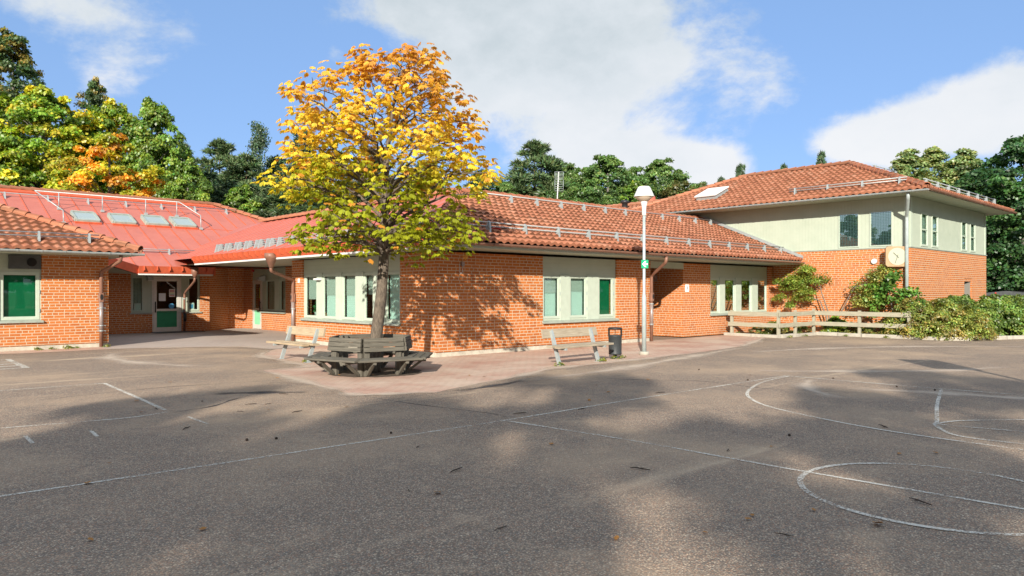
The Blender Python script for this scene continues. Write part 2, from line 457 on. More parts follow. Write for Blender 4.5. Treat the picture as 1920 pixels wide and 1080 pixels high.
# ------------------------------------------------------------------ mesh helpers
class MB:
    """collects shapes in world (or local) coordinates; build() links them as ONE mesh object"""
    def __init__(s):
        s.v = []; s.f = []; s.sm = []; s.mi = []; s.m = 0

    def add(s, vs, fs, smooth=False):
        o = len(s.v); s.v += [tuple(p) for p in vs]
        for f in fs:
            s.f.append([o + i for i in f]); s.sm.append(smooth); s.mi.append(s.m)
        return s

    def box(s, x0, x1, y0, y1, z0, z1):
        x0, x1 = min(x0, x1), max(x0, x1); y0, y1 = min(y0, y1), max(y0, y1); z0, z1 = min(z0, z1), max(z0, z1)
        vs = [(x0, y0, z0), (x1, y0, z0), (x1, y1, z0), (x0, y1, z0), (x0, y0, z1), (x1, y0, z1), (x1, y1, z1), (x0, y1, z1)]
        return s.add(vs, [(0, 3, 2, 1), (4, 5, 6, 7), (0, 1, 5, 4), (1, 2, 6, 5), (2, 3, 7, 6), (3, 0, 4, 7)])

    def bar(s, a, b, w, h, up=(0, 0, 1), bev=0.0):
        """rectangular bar from a to b, w across, h along up"""
        a = Vector(a); b = Vector(b); d = (b - a).normalized(); up = Vector(up)
        side = d.cross(up)
        if side.length < 1e-4: side = d.cross(Vector((1, 0, 0)))
        side.normalize(); u = side.cross(d).normalized()
        if bev <= 0:
            sec = [(-w / 2, -h / 2), (w / 2, -h / 2), (w / 2, h / 2), (-w / 2, h / 2)]
        else:
            sec = [(-w / 2 + bev, -h / 2), (w / 2 - bev, -h / 2), (w / 2, -h / 2 + bev), (w / 2, h / 2 - bev), (w / 2 - bev, h / 2), (-w / 2 + bev, h / 2), (-w / 2, h / 2 - bev), (-w / 2, -h / 2 + bev)]
        n = len(sec)
        vs = [p + side * x + u * y for p in (a, b) for x, y in sec]
        fs = [(i, (i + 1) % n, n + (i + 1) % n, n + i) for i in range(n)]
        fs += [tuple(range(n - 1, -1, -1)), tuple(range(n, 2 * n))]
        return s.add(vs, fs)

    def tube(s, pts, rad, n=10, caps=True):
        pts = [Vector(p) for p in pts]
        if not isinstance(rad, (list, tuple)): rad = [rad] * len(pts)
        vs = []; prev = None
        for i, p in enumerate(pts):
            d = (pts[min(i + 1, len(pts) - 1)] - pts[max(i - 1, 0)]).normalized()
            if prev is None:
                x = d.cross(Vector((0, 0, 1)))
                if x.length < 0.05: x = d.cross(Vector((1, 0, 0)))
                x.normalize()
            else:
                x = prev - d * prev.dot(d)
                if x.length < 1e-5: x = d.cross(Vector((1, 0, 0)))
                x.normalize()
            prev = x; y = d.cross(x)
            for j in range(n):
                a = 2 * math.pi * j / n
                vs.append(p + (x * math.cos(a) + y * math.sin(a)) * rad[i])
        fs = []
        for i in range(len(pts) - 1):
            for j in range(n):
                fs.append((i * n + j, i * n + (j + 1) % n, (i + 1) * n + (j + 1) % n, (i + 1) * n + j))
        s.add(vs, fs, True)
        if caps:
            o = len(s.v) - len(vs)
            for k_, rev in ((0, True), (len(pts) - 1, False)):
                idx = [o + k_ * n + j for j in range(n)]
                if rev: idx = idx[::-1]
                s.f.append(idx); s.sm.append(False); s.mi.append(s.m)
        return s

    def lathe(s, c, prof, n=24, smooth=True):
        """prof: list of (radius, z) from bottom to top round the vertical through c"""
        vs = []
        for r, z in prof:
            for j in range(n):
                a = 2 * math.pi * j / n
                vs.append((c[0] + r * math.cos(a), c[1] + r * math.sin(a), c[2] + z))
        fs = []
        for i in range(len(prof) - 1):
            for j in range(n):
                fs.append((i * n + j, i * n + (j + 1) % n, (i + 1) * n + (j + 1) % n, (i + 1) * n + j))
        s.add(vs, fs, smooth)
        o = len(s.v) - len(vs)
        if prof[0][0] > 1e-4: s.f.append([o + j for j in range(n)][::-1]); s.sm.append(False); s.mi.append(s.m)
        e = o + (len(prof) - 1) * n
        if prof[-1][0] > 1e-4: s.f.append([e + j for j in range(n)]); s.sm.append(False); s.mi.append(s.m)
        return s

    def prism(s, poly, d):
        """extrude a 3-D polygon by vector d"""
        n = len(poly); d = Vector(d)
        vs = [Vector(p) for p in poly] + [Vector(p) + d for p in poly]
        fs = [tuple(range(n - 1, -1, -1)), tuple(range(n, 2 * n))] + [(i, (i + 1) % n, n + (i + 1) % n, n + i) for i in range(n)]
        return s.add(vs, fs)

    def build(s, name, material, parent=None, uv=True, uvlong=False):
        org = Vector((0, 0, 0))
        p = parent
        while p is not None:
            org = org + Vector(p.location); p = p.parent
        if MB.local: org = Vector((0, 0, 0))
        me = bpy.data.meshes.new(name)
        me.from_pydata([tuple(Vector(v) - org) for v in s.v], [], s.f)
        me.update()
        me.polygons.foreach_set('use_smooth', s.sm)
        for m_ in (material if isinstance(material, (list, tuple)) else [material]): me.materials.append(m_)
        if any(s.mi): me.polygons.foreach_set('material_index', s.mi)
        if uv:
            lay = me.uv_layers.new(name='UVMap')
            co = np.empty(len(me.loops) * 2, dtype=np.float32)
            V = s.v
            for poly in me.polygons:
                n = poly.normal
                if uvlong:
                    # long axis of the face along u
                    e = [Vector(V[poly.vertices[(i + 1) % poly.loop_total]]) - Vector(V[poly.vertices[i]]) for i in range(poly.loop_total)]
                    a = max(e, key=lambda t: t.length)
                    t = a.normalized() if a.length > 0 else Vector((1, 0, 0))
                    if t.x + t.y * 0.7 + t.z * 0.4 < 0: t = -t
                    b = n.cross(t)
                elif abs(n.z) < 0.5:
                    t = Vector((-n.y, n.x, 0))
                    t = t.normalized() if t.length > 1e-6 else Vector((1, 0, 0))
                    if abs(t.x) >= abs(t.y):
                        if t.x < 0: t = -t
                    elif t.y < 0: t = -t
                    b = Vector((0, 0, 1))
                else:
                    t = Vector((1, 0, 0)); b = Vector((0, 1, 0))
                for li in poly.loop_indices:
                    w = Vector(V[me.loops[li].vertex_index])
                    co[li * 2] = w.dot(t); co[li * 2 + 1] = w.dot(b)
            lay.data.foreach_set('uv', co)
        o = bpy.data.objects.new(name, me); COL.objects.link(o)
        if parent is not None: o.parent = parent
        return o


MB.local = False


def tag(o, label=None, cat=None, group=None, kind=None):
    if label: o['label'] = label
    if cat: o['category'] = cat
    if group: o['group'] = group
    if kind: o['kind'] = kind
    return o


def thing(name, label, cat, loc=(0, 0, 0), rz=0.0, group=None):
    o = bpy.data.objects.new(name, None); COL.objects.link(o)
    o.empty_display_size = 0.3
    o.location = loc; o.rotation_euler = (0, 0, rz)
    return tag(o, label, cat, group)


def structure(name, label, mb, m):
    return tag(mb.build(name, m), label, name.replace('_', ' '), kind='structure')


def copy_tree(o, parent=None):
    c = o.copy(); COL.objects.link(c)
    if parent is not None: c.parent = parent
    for ch in list(o.children): copy_tree(ch, c)
    return c


# facade helper: kind 'Y' = wall in plane y=c seen from smaller y, u = x ; kind 'X' = wall in plane x=c seen from smaller x, u = y
def fbox(mb, fac, u0, u1, z0, z1, d0, d1):
    k_, c = fac
    if k_ == 'Y': mb.box(u0, u1, c - d0, c - d1, z0, z1)
    else: mb.box(c - d0, c - d1, u0, u1, z0, z1)
    return mb


def fpt(fac, u, z, d):
    return (u, fac[1] - d, z) if fac[0] == 'Y' else (fac[1] - d, u, z)


def fwall(mb, fac, u0, u1, z0, z1, openings=(), d=0.0, th=0.3):
    """wall slab with rectangular openings: front, back, reveals and rims"""
    us = sorted({u0, u1, *[o[0] for o in openings], *[o[1] for o in openings]})
    zs = sorted({z0, z1, *[o[2] for o in openings], *[o[3] for o in openings]})
    us = [u for u in us if u0 <= u <= u1]; zs = [z for z in zs if z0 <= z <= z1]

    def hole(u, z):
        return any(o[0] < u < o[1] and o[2] < z < o[3] for o in openings)

    def quad(a, b, c, e): mb.add([a, b, c, e], [(0, 1, 2, 3)])
    for i in range(len(us) - 1):
        for j in range(len(zs) - 1):
            if hole((us[i] + us[i + 1]) / 2, (zs[j] + zs[j + 1]) / 2): continue
            for dd in (d, d - th):
                quad(fpt(fac, us[i], zs[j], dd), fpt(fac, us[i + 1], zs[j], dd), fpt(fac, us[i + 1], zs[j + 1], dd), fpt(fac, us[i], zs[j + 1], dd))
    rims = [(u0, u1, z0, z1)] + list(openings)
    for (a, b, c, e) in rims:
        a, b = max(a, u0), min(b, u1); c, e = max(c, z0), min(e, z1)
        for (p, q) in (((a, c), (b, c)), ((b, c), (b, e)), ((b, e), (a, e)), ((a, e), (a, c))):
            quad(fpt(fac, *p, d), fpt(fac, *q, d), fpt(fac, *q, d - th), fpt(fac, *p, d - th))
    return mb


def window(parent, fac, u0, u1, z0, z1, style='blind', fw=0.055, d=-0.03, split=0.45, hinges=False, glass='glass'):
    fr = MB()
    fbox(fr, fac, u0, u1, z0, z0 + fw, d - 0.05, d); fbox(fr, fac, u0, u1, z1 - fw, z1, d - 0.05, d)
    fbox(fr, fac, u0, u0 + fw, z0 + fw, z1 - fw, d - 0.05, d); fbox(fr, fac, u1 - fw, u1, z0 + fw, z1 - fw, d - 0.05, d)
    # slim inner sash, slightly back
    a, b, c, e = u0 + fw, u1 - fw, z0 + fw, z1 - fw
    g = 0.014
    for q in ((a, b, c, c + g), (a, b, e - g, e), (a, a + g, c + g, e - g), (b - g, b, c + g, e - g)):
        fbox(fr, fac, *q, d - 0.05, d - 0.016)
    w = thing('window', None, None, fpt(fac, (u0 + u1) / 2, z0, d)); del_keys(w)
    w.parent = parent; w.location = Vector(w.location) - Vector(parent.location)
    fr.build('frame', M['frame'], w)
    fbox(MB(), fac, a, b, c, e, d - 0.040, d - 0.034).build('pane', M[glass], w)
    back = d - 0.11
    if style == 'blind':
        zm = c + (e - c) * split
        fbox(MB(), fac, a, b, zm, e, back - 0.01, back).build('blind', M['blind'], w)
        fbox(MB(), fac, a, b, c, zm, back - 0.02, back - 0.01).build('frosted_film', M['frosted'], w)
    elif style == 'blindtop':
        zm = c + (e - c) * split
        fbox(MB(), fac, a, b, zm, e, back - 0.01, back).build('blind', M['blind'], w)
    elif style == 'frosted':
        fbox(MB(), fac, a, b, c, e, back - 0.01, back).build('frosted_film', M['frosted'], w)
    elif style == 'green':
        fbox(MB(), fac, a + 0.015, b - 0.015, c, e, back - 0.01, back).build('board', M['greenboard'], w)
    elif style == 'curtain':
        mb = MB(); n = 7
        for i in range(n):
            ua = a + (b - a) * (i + 0.1) / n; ub = a + (b - a) * (i + 0.95) / n
            fbox(mb, fac, ua, ub, c, e, back - 0.02 - 0.012 * (i % 2), back - 0.012 * (i % 2))
        mb.build('curtain', M['curtain'], w)
    elif style == 'net':
        mb = MB()
        n = int((b - a) / 0.055)
        for i in range(n + 1):
            u = a + (b - a) * i / n; fbox(mb, fac, u - 0.004, u + 0.004, c, e, d - 0.03, d - 0.022)
        n = int((e - c) / 0.055)
        for i in range(n + 1):
            z = c + (e - c) * i / n; fbox(mb, fac, a, b, z - 0.004, z + 0.004, d - 0.022, d - 0.016)
        mb.build('wire_mesh', M['net'], w)
    if hinges:
        mb = MB()
        for z in (z0 + 0.2, z0 + (z1 - z0) * 0.55, z1 - 0.2):
            fbox(MB(), fac, u1 - 0.012, u1 + 0.012, z, z + 0.09, d, d + 0.02).build('hinge', M['galv'], w)
    return w


def del_keys(o):
    for k_ in ('label', 'category', 'group'):
        if k_ in o: del o[k_]


# ------------------------------------------------------------------ roofs
def tile_slope(name, parent, P0, ax, up, V, uL, uR, tw=0.235, course=0.335, amp=0.036, lip=0.065, seed=0):
    """clay pantile slope. P0 point on the eave, ax unit vector along it, up unit vector up the slope, V slope length; uL(v), uR(v) limits"""
    rng = np.random.RandomState(seed + 5)
    P0 = np.array(P0, float); ax = np.array(ax, float); up = np.array(up, float)
    nrm = np.cross(ax, up); nrm /= np.linalg.norm(nrm)
    if nrm[2] < 0: nrm = -nrm
    umin = min(uL(0), uL(V)); umax = max(uR(0), uR(V))
    per = 6
    n = int(math.ceil((umax - umin) / tw * per)) + 1
    us = umin + np.arange(n) * tw / per
    ph = np.mod(us / tw, 1.0)
    prof = np.where(ph < 0.62, np.sin(ph / 0.62 * math.pi), -0.55 * np.sin((ph - 0.62) / 0.38 * math.pi)) * amp
    nc = int(math.ceil(V / course))
    rows = []; vts = []
    jit = rng.randn(nc, int(n / per) + 3) * 0.006
    for c in range(nc):
        for (t, h) in ((0.0, lip), (0.5, lip * 0.55), (0.999, 0.0)):
            rows.append((min(V, (c + t) * course), h, c + min(t, .98), c))
    rows.insert(0, (0.0, -0.02, 0.0, 0))
    vs = []; uv = []
    ti = np.floor((us - umin) / tw).astype(int)
    for (v, h, cv, c) in rows:
        u = np.clip(us, uL(v), uR(v))
        hh = prof + h + jit[c][ti] * (1 if h > 0 else 0)
        vs.append(P0[None] + u[:, None] * ax[None] + v * up[None] + hh[:, None] * nrm[None])
        uv.append(np.stack([us / tw + 0.0, np.full(n, cv)], 1))
    vs = np.concatenate(vs); uv = np.concatenate(uv)
    R_ = len(rows)
    i = np.arange(R_ - 1)[:, None] * n + np.arange(n - 1)[None]
    quads = np.stack([i, i + 1, i + n + 1, i + n], -1).reshape(-1, 4)
    me = bpy.data.meshes.new(name)
    fast_mesh(me, vs, quads)
    lay = me.uv_layers.new(name='UVMap')
    # the tile centre of each face gives every corner a u inside the same tile
    fu = np.repeat(uv[quads].mean(1)[:, None, :], 4, axis=1)
    lay.data.foreach_set('uv', fu.reshape(-1).astype(np.float32))
    me.polygons.foreach_set('use_smooth', np.zeros(len(quads), dtype=bool))
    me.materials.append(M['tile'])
    o = bpy.data.objects.new(name, me); COL.objects.link(o)
    if parent is not None:
        o.parent = parent; o.location = -Vector(parent.location)
    return o


def fast_mesh(me, vs, quads):
    vs = np.asarray(vs, np.float32); quads = np.asarray(quads, np.int32)
    me.vertices.add(len(vs)); me.vertices.foreach_set('co', vs.reshape(-1))
    m = quads.shape[1]
    me.loops.add(quads.size); me.loops.foreach_set('vertex_index', quads.reshape(-1))
    me.polygons.add(len(quads))
    me.polygons.foreach_set('loop_start', np.arange(len(quads), dtype=np.int32) * m)
    me.polygons.foreach_set('loop_total', np.full(len(quads), m, dtype=np.int32))
    me.update(calc_edges=True); me.validate()


def ridge_caps(parent, a, b, r=0.12, step=0.36, name='ridge_cap', up=(0, 0, 1)):
    """overlapping half-round cap tiles laid from a (lower / first) to b"""
    a = Vector(a); b = Vector(b); L = (b - a).length; d = (b - a) / L
    side = d.cross(Vector((0, 0, 1))).normalized(); u = side.cross(d).normalized()
    mb = MB(); n = int(L / step); st = L / n; S = 9
    for i in range(n):
        p = a + d * (i * st - 0.03); q = a + d * ((i + 1) * st + 0.02)
        vs = []
        for (c, rr, h) in ((p, r * 1.10, 0.012), (p, r * 0.9, 0.012), (q, r * 0.92, -0.01)):
            for j in range(S):
                t = math.pi * (j / (S - 1)) * 1.16 - math.pi * 0.08
                vs.append(c + side * math.cos(t) * rr + u * (math.sin(t) * rr * 0.85 + h))
        fs = [(j, j + 1, 2 * S + j + 1, 2 * S + j) for j in range(S - 1)] + [(j, S + j, S + j + 1, j + 1) for j in range(S - 1)]
        mb.add(vs, fs, False)
    o = mb.build(name, M['tile'], parent)
    return o


def snow_guard(parent, pts_a, pts_b, n, up_n, rails=(0.10, 0.22), foot=0.16, name='snow_guard'):
    """two parallel tubes on galvanised brackets, from pts_a to pts_b on the roof surface"""
    a = Vector(pts_a); b = Vector(pts_b); nn = Vector(up_n).normalized()
    d = (b - a).normalized(); mb = MB()
    for h in rails:
        mb.tube([a - d * 0.25 + nn * h, b + d * 0.25 + nn * h], 0.019, 6)
    dn = d.cross(nn).normalized()
    if dn.z > 0: dn = -dn                       # down the slope
    top = max(rails) + 0.03
    for i in range(n):
        p = a + (b - a) * (i / max(1, n - 1))
        # triangular bracket plate
        mb.prism([p - dn * 0.05 - d * 0.025, p + dn * foot - d * 0.025, p + dn * 0.03 + nn * top - d * 0.025, p - dn * 0.03 + nn * top - d * 0.025], d * 0.05)
    return mb.build(name, M['galv'], parent)


def gutter(parent, a, b, out, r=0.065, m='brown', hooks=0.6, name='gutter'):
    """half-round gutter open to the sky, from a to b; out = horizontal outward vector"""
    a = Vector(a); b = Vector(b); d = (b - a).normalized(); o = Vector(out)
    mb = MB(); S = 8; vs = []
    for p in (a, b):
        for rr in (r, r * 0.86):
            for j in range(S):
                t = math.pi * j / (S - 1)
                vs.append(p + o * (r - math.cos(t) * rr) - Vector((0, 0, 1)) * math.sin(t) * rr)
    fs = []
    for j in range(S - 1):
        fs.append((j, j + 1, 2 * S + j + 1, 2 * S + j)); fs.append((S + j, 3 * S + j, 3 * S + j + 1, S + j + 1))
    for j in range(S - 1):
        fs.append((j, S + j, S + j + 1, j + 1)); fs.append((2 * S + j, 2 * S + j + 1, 3 * S + j + 1, 3 * S + j))
    fs.append((0, 2 * S, 3 * S, S)); fs.append((S - 1, 2 * S - 1, 4 * S - 1, 3 * S - 1))
    mb.add(vs, fs, False)
    L = (b - a).length; n = int(L / hooks)
    for i in range(n + 1):
        p = a + d * (L * (i + 0.3) / (n + 1))
        pts = [p + o * (r - math.cos(t) * (r + 0.006)) - Vector((0, 0, 1)) * math.sin(t) * (r + 0.006) for t in [math.pi * j / 6 for j in range(7)]]
        for q0, q1 in zip(pts[:-1], pts[1:]): mb.bar(q0, q1, 0.025, 0.006, up=d.cross(q1 - q0))
    return mb.build(name, M[m], parent)


def metal_seams(mb, P0, ax, up, V, us, w=0.022, h=0.035, vL=None):
    P0 = Vector(P0); ax = Vector(ax); up = Vector(up); n = ax.cross(up).normalized()
    if n.z < 0: n = -n
    for u in us:
        v0, v1 = (0, V) if vL is None else vL(u)
        if v1 - v0 < 0.2: continue
        mb.bar(P0 + ax * u + up * v0 + n * h * 0.3, P0 + ax * u + up * v1 + n * h * 0.3, w, h, up=n)


# ------------------------------------------------------------------ ground
ASPH = [(-60, -60), (70, -60), (70, 60), (-60, 60)]


def sheet(poly, z):
    mb = MB(); mb.add([(x, y, z) for x, y in poly], [tuple(range(len(poly)))]); return mb


structure('ground', 'grass ground reaching to the horizon', sheet([(-900, -900), (900, -900), (900, 900), (-900, 900)], -0.02), M['ground'])
structure('schoolyard_asphalt', 'rough pinkish grey asphalt of the schoolyard', sheet([(-45, -45), (60, -45), (60, 40), (-45, 40)], 0.0), M['asphalt'])
def ragged(poly, j=0.045, st=0.35, seed=2):
    r_ = random.Random(seed); out = []
    for (a, b) in zip(poly, poly[1:] + poly[:1]):
        L = math.hypot(b[0] - a[0], b[1] - a[1]); n = max(1, int(L / st))
        for i in range(n):
            t = i / n; out.append((a[0] + (b[0] - a[0]) * t + r_.uniform(-j, j), a[1] + (b[1] - a[1]) * t + r_.uniform(-j, j)))
    return out


front_pave = [(10.3, 14.3), (28, 14.3), (24.0, 14.1), (23.6, 12.6), (21.0, 11.6), (19.2, 11.0), (16.6, 10.72), (14.3, 10.60), (12.8, 10.45), (11.1, 10.55), (9.65, 10.05), (8.3, 9.72), (7.05, 9.32), (5.95, 10.0),
              (6.2, 12.1), (6.42, 14.28), (7.4, 14.3), (7.62, 15.4), (7.9, 17.6), (9.0, 19.2), (10.8, 19.4)]
structure('brick_paving', 'dusty red brick paving along the tiled wing and round the tree', sheet(ragged(front_pave), 0.004), M['paving'])
court = [(5.7, 22.35), (6.9, 21.95), (8.6, 20.9), (8.95, 19.3), (10.9, 19.3), (13.4, 21), (13.4, 31.5), (5.7, 31.5)]
structure('courtyard_paving', 'pale slab paving in the entrance court', sheet(ragged(court, .03), 0.008), M['slab'])
strip = [(-4, 22.6), (0, 22.55), (3.2, 22.5), (3.7, 22.35), (5.75, 22.36), (5.75, 23.5), (-4, 23.5)]
structure('wall_paving', 'narrow strip of paving along the wing with the green window', sheet(strip, 0.006), M['paving'])
bed = [(23.95, 14.5), (23.92, 12.18), (26.55, 12.14), (26.55, 8.0), (27.0, 7.35), (29.5, 6.4), (42, 1.5), (60, -2), (60, 9.3), (27.9, 9.4), (27.9, 14.5)]
structure('planting_bed', 'soil bed between the kerb and the two storey house', sheet(bed, 0.03), M['soil'])


def catmull(pts, n=10, closed=False):
    P = [Vector((p[0], p[1], 0)) for p in pts]; out = []
    for i in range(len(P) - 1):
        p0 = P[max(i - 1, 0)]; p1 = P[i]; p2 = P[i + 1]; p3 = P[min(i + 2, len(P) - 1)]
        for j in range(n):
            t = j / n
            out.append(0.5 * ((2 * p1) + (p2 - p0) * t + (2 * p0 - 5 * p1 + 4 * p2 - p3) * t * t + (3 * p1 - p0 - 3 * p2 + p3) * t ** 3))
    out.append(P[-1]); return out


def stroke(mb, pts, w, z=0.005, smooth=True):
    P = catmull(pts) if smooth else [Vector((p[0], p[1], 0)) for p in pts]
    vs = []
    for i, p in enumerate(P):
        d = P[min(i + 1, len(P) - 1)] - P[max(i - 1, 0)]; d.normalize()
        s = Vector((-d.y, d.x, 0)) * w / 2
        vs += [(p.x + s.x, p.y + s.y, z), (p.x - s.x, p.y - s.y, z)]
    mb.add(vs, [(2 * i, 2 * i + 1, 2 * i + 3, 2 * i + 2) for i in range(len(P) - 1)])


lines = MB()
stroke(lines, [(0.5, 6.93), (3.0, 6.82), (6.12, 6.72), (8.8, 6.72), (13.25, 6.64)], 0.045, 0.0050)
stroke(lines, [(6.13, 6.68), (6.30, 4.85), (6.33, 3.13), (6.43, 1.2)], 0.045, 0.0062)
stroke(lines, [(13.24, 6.6), (13.34, 4.05), (13.48, 2.7), (13.6, 0.5)], 0.05, 0.0062)
stroke(lines, [(13.2, 6.56), (12.02, 6.44), (10.7, 5.99), (9.93, 5.47), (9.4, 4.77), (8.9, 3.36), (8.8, 1.9)], 0.05, 0.0074)
stroke(lines, [(13.23, 3.98), (11.39, 3.48), (10.01, 3.06), (9.6, 2.94), (9.12, 2.56), (9.15, 1.9)], 0.05, 0.0086)
stroke(lines, [(9.70, 2.99), (10.2, 2.86), (10.9, 2.3)], 0.045, 0.0098)
stroke(lines, [(9.72, 2.95), (9.96, 2.0)], 0.045, 0.0110)
circ = [(6.42 + 1.0 * math.cos(t), 1.97 + 1.0 * math.sin(t)) for t in [math.radians(a) for a in range(-10, 352, 12)]]
stroke(lines, circ, 0.05, 0.0074, True)
stroke(lines, [(1.2, 14.27), (2.05, 14.24), (3.55, 14.16)], 0.06, 0.0050)
stroke(lines, [(3.53, 14.13), (3.42, 11.9), (3.33, 10.4)], 0.06, 0.0062)
stroke(lines, [(0.9, 10.36), (1.49, 10.34), (2.72, 10.1), (3.30, 10.22)], 0.045, 0.0050)
stroke(lines, [(1.61, 9.6), (1.59, 9.07)], 0.04, 0.0050, False)
stroke(lines, [(2.22, 9.45), (2.18, 8.98)], 0.04, 0.0050, False)
stroke(lines, [(3.37, 9.65), (3.36, 8.95)], 0.04, 0.0050, False)
structure('line_markings', 'worn white court lines painted on the asphalt', lines, M['paint'])
grid = MB()
for y in (18.15, 18.75, 19.35, 19.95, 20.6): stroke(grid, [(2.2, y), (3.02, y)], 0.14, 0.0050, False)
stroke(grid, [(3.06, 18.08), (3.12, 20.7)], 0.12, 0.0062, False)
stroke(grid, [(2.2, 18.08), (2.26, 20.7)], 0.12, 0.0062, False)
structure('ladder_marking', 'white painted ladder game on the asphalt by the wall', grid, M['paint'])


def soft_strip(name, label, pts, w, m, z):
    """low strip of dust or stain that thins out towards its sides"""
    P = catmull(pts, 8); N_ = 6; vs = []; uvs = []; fs = []
    for i, p in enumerate(P):
        d = (P[min(i + 1, len(P) - 1)] - P[max(i - 1, 0)]).normalized(); s_ = Vector((-d.y, d.x, 0))
        ww = w * (0.75 + 0.35 * math.sin(i * 0.9))
        for j in range(N_ + 1):
            q = p + s_ * ww * (j / N_ - 0.5); vs.append((q.x, q.y, z)); uvs.append((j / N_, i / (len(P) - 1)))
    for i in range(len(P) - 1):
        for j in range(N_):
            a = i * (N_ + 1) + j; fs.append((a, a + 1, a + N_ + 2, a + N_ + 1))
    me = bpy.data.meshes.new(name); me.from_pydata(vs, [], fs); me.update()
    lay = me.uv_layers.new(name='UVMap')
    for l in me.loops: lay.data[l.index].uv = uvs[l.vertex_index]
    me.materials.append(m)
    o = bpy.data.objects.new(name, me); COL.objects.link(o)
    return tag(o, label, name.replace('_', ' '), kind='structure')


def f_soft(colr, strength, sc):
    def fn(k, p, out):
        uv = k.node('ShaderNodeUVMap').outputs[0]; oc = k.node('ShaderNodeTexCoord').outputs['Object']
        sp = k.node('ShaderNodeSeparateXYZ', {0: uv})
        e = k.math('MULTIPLY', k.math('SUBTRACT', 1.0, k.math('ABSOLUTE', k.math('SUBTRACT', k.math('MULTIPLY', sp.outputs[0], 2.0), 1.0))),
                   k.math('SUBTRACT', 1.0, k.math('POWER', k.math('ABSOLUTE', k.math('SUBTRACT', k.math('MULTIPLY', sp.outputs[1], 2.0), 1.0)), 3.0)))
        n = k.math('ADD', k.noise(oc, sc, 6, 0.65), k.math('MULTIPLY', k.math('SUBTRACT', k.noise(oc, 40, 4, 0.7), 0.5), 0.5))
        k.l.new(k.math('MULTIPLY', k.maprange(k.math('MULTIPLY', k.math('MULTIPLY', e, 1.6), n), 0.12, 0.75), strength), p.inputs['Alpha'])
        p.inputs['Base Color'].default_value = (*colr, 1); p.inputs['Roughness'].default_value = 0.95
    return fn


dustm = mat('sandy_dust', f_soft((0.56, 0.45, 0.35), 0.75, 1.8)); stainm = mat('damp_stain', f_soft((0.045, 0.042, 0.045), 0.8, 1.4))
for i, (pts, w) in enumerate((([(13.5, 7.6), (14.9, 6.2), (16.5, 4.9), (18.5, 4.2)], .9), ([(12.2, 5.2), (12.8, 3.9), (13.2, 2.6), (14.6, 1.4)], 1.1), ([(9.0, 9.4), (12.0, 9.6), (15.5, 10.2), (19.5, 10.9)], 1.0),
                              ([(17.5, 9.9), (20.0, 9.2), (23, 7.6), (26, 4.5)], .9), ([(11.0, 4.6), (11.9, 5.6), (13.2, 6.1)], .7), ([(6.0, 15.5), (5.2, 17.5), (5.0, 19.5), (5.6, 21.2)], 1.2))):
    soft_strip('dust_track', 'thin sandy dust swept across the asphalt', pts, w, dustm, 0.0032 + i * 0.0001)
for pts, w in (([(17.5, 10.85), (14.3, 10.60), (11.1, 10.55), (9.65, 10.05), (7.05, 9.32)], .75), ([(7.2, 9.30), (6.5, 9.6), (5.95, 10.0), (6.05, 10.8)], .6), ([(5.95, 10.2), (6.2, 12.1), (6.42, 14.28)], .75), ([(6.2, 14.28), (7.4, 14.3), (7.62, 15.4), (7.9, 17.6), (9.0, 19.2)], .8),
               ([(5.6, 22.4), (6.9, 21.95), (8.6, 20.9), (8.95, 19.3)], .9), ([(19.0, 10.95), (21.0, 11.6), (23.6, 12.6)], .8)):
    soft_strip('dust_drift', 'sandy dust drifted over the edge of the paving', pts, w, dustm, 0.0094)
soft_strip('damp_stain', 'dark damp stain on the asphalt near the tree seat', [(4.4, 11.6), (5.0, 11.2), (5.6, 10.7)], .55, stainm, 0.0030)
soft_strip('damp_stain', 'dark damp stain at the paving edge beside the tree seat', [(7.3, 9.2), (8.2, 9.3), (9.2, 9.5)], .45, stainm, 0.0044)
soft_strip('damp_stain', 'dark seam running from the painted corner to the tree', [(3.3, 10.15), (3.9, 10.3), (4.4, 10.75), (4.9, 11.1)], .10, stainm, 0.0031)


def kerb(path, name, label, w=0.12, h=0.11):
    t = thing(name, label, 'kerb', (path[0][0], path[0][1], 0))
    mb = MB(); rng = random.Random(4)
    for (a, b) in zip(path[:-1], path[1:]):
        a = Vector((*a, 0)); b = Vector((*b, 0)); L = (b - a).length; n = max(1, round(L / 0.9)); d = (b - a) / L
        for i in range(n):
            p = a + d * (L * i / n + 0.012); q = a + d * (L * (i + 1) / n - 0.012); z = rng.uniform(-0.012, 0.012)
            off = Vector((-d.y, d.x, 0)) * rng.uniform(-0.012, 0.012)
            mb.bar(p + off + Vector((0, 0, h / 2 - 0.02 + z)), q + off + Vector((0, 0, h / 2 - 0.02 + z + rng.uniform(-.008, .008))), w, h + 0.04, bev=0.014)
    mb.build('kerb_stones', M['kerb'], t)
    return t


for i, pts in enumerate(([(6.0, 9.95), (6.1, 8.6), (6.35, 7.3), (6.3, 6.8)], [(2.2, 12.6), (4.0, 12.9), (6.2, 12.5)], [(10.2, 9.9), (10.6, 8.4), (11.4, 7.2), (11.3, 6.0), (12.1, 4.4)])):
    soft_strip('asphalt_seam', 'thin dark seam in the asphalt', pts, .055, stainm, 0.0027 + i * .00005)
kerb([(23.9, 14.3), (23.88, 12.12), (26.5, 12.1), (26.5, 8.05), (26.95, 7.4), (29.5, 6.35), (35.0, 4.15)], 'stone_kerb', 'pale stone kerb edging the planting bed by the wooden fence')

# ------------------------------------------------------------------ buildings
SL = 0.42                                                        # pitch of the tiled roofs
NL = math.hypot(1, SL)


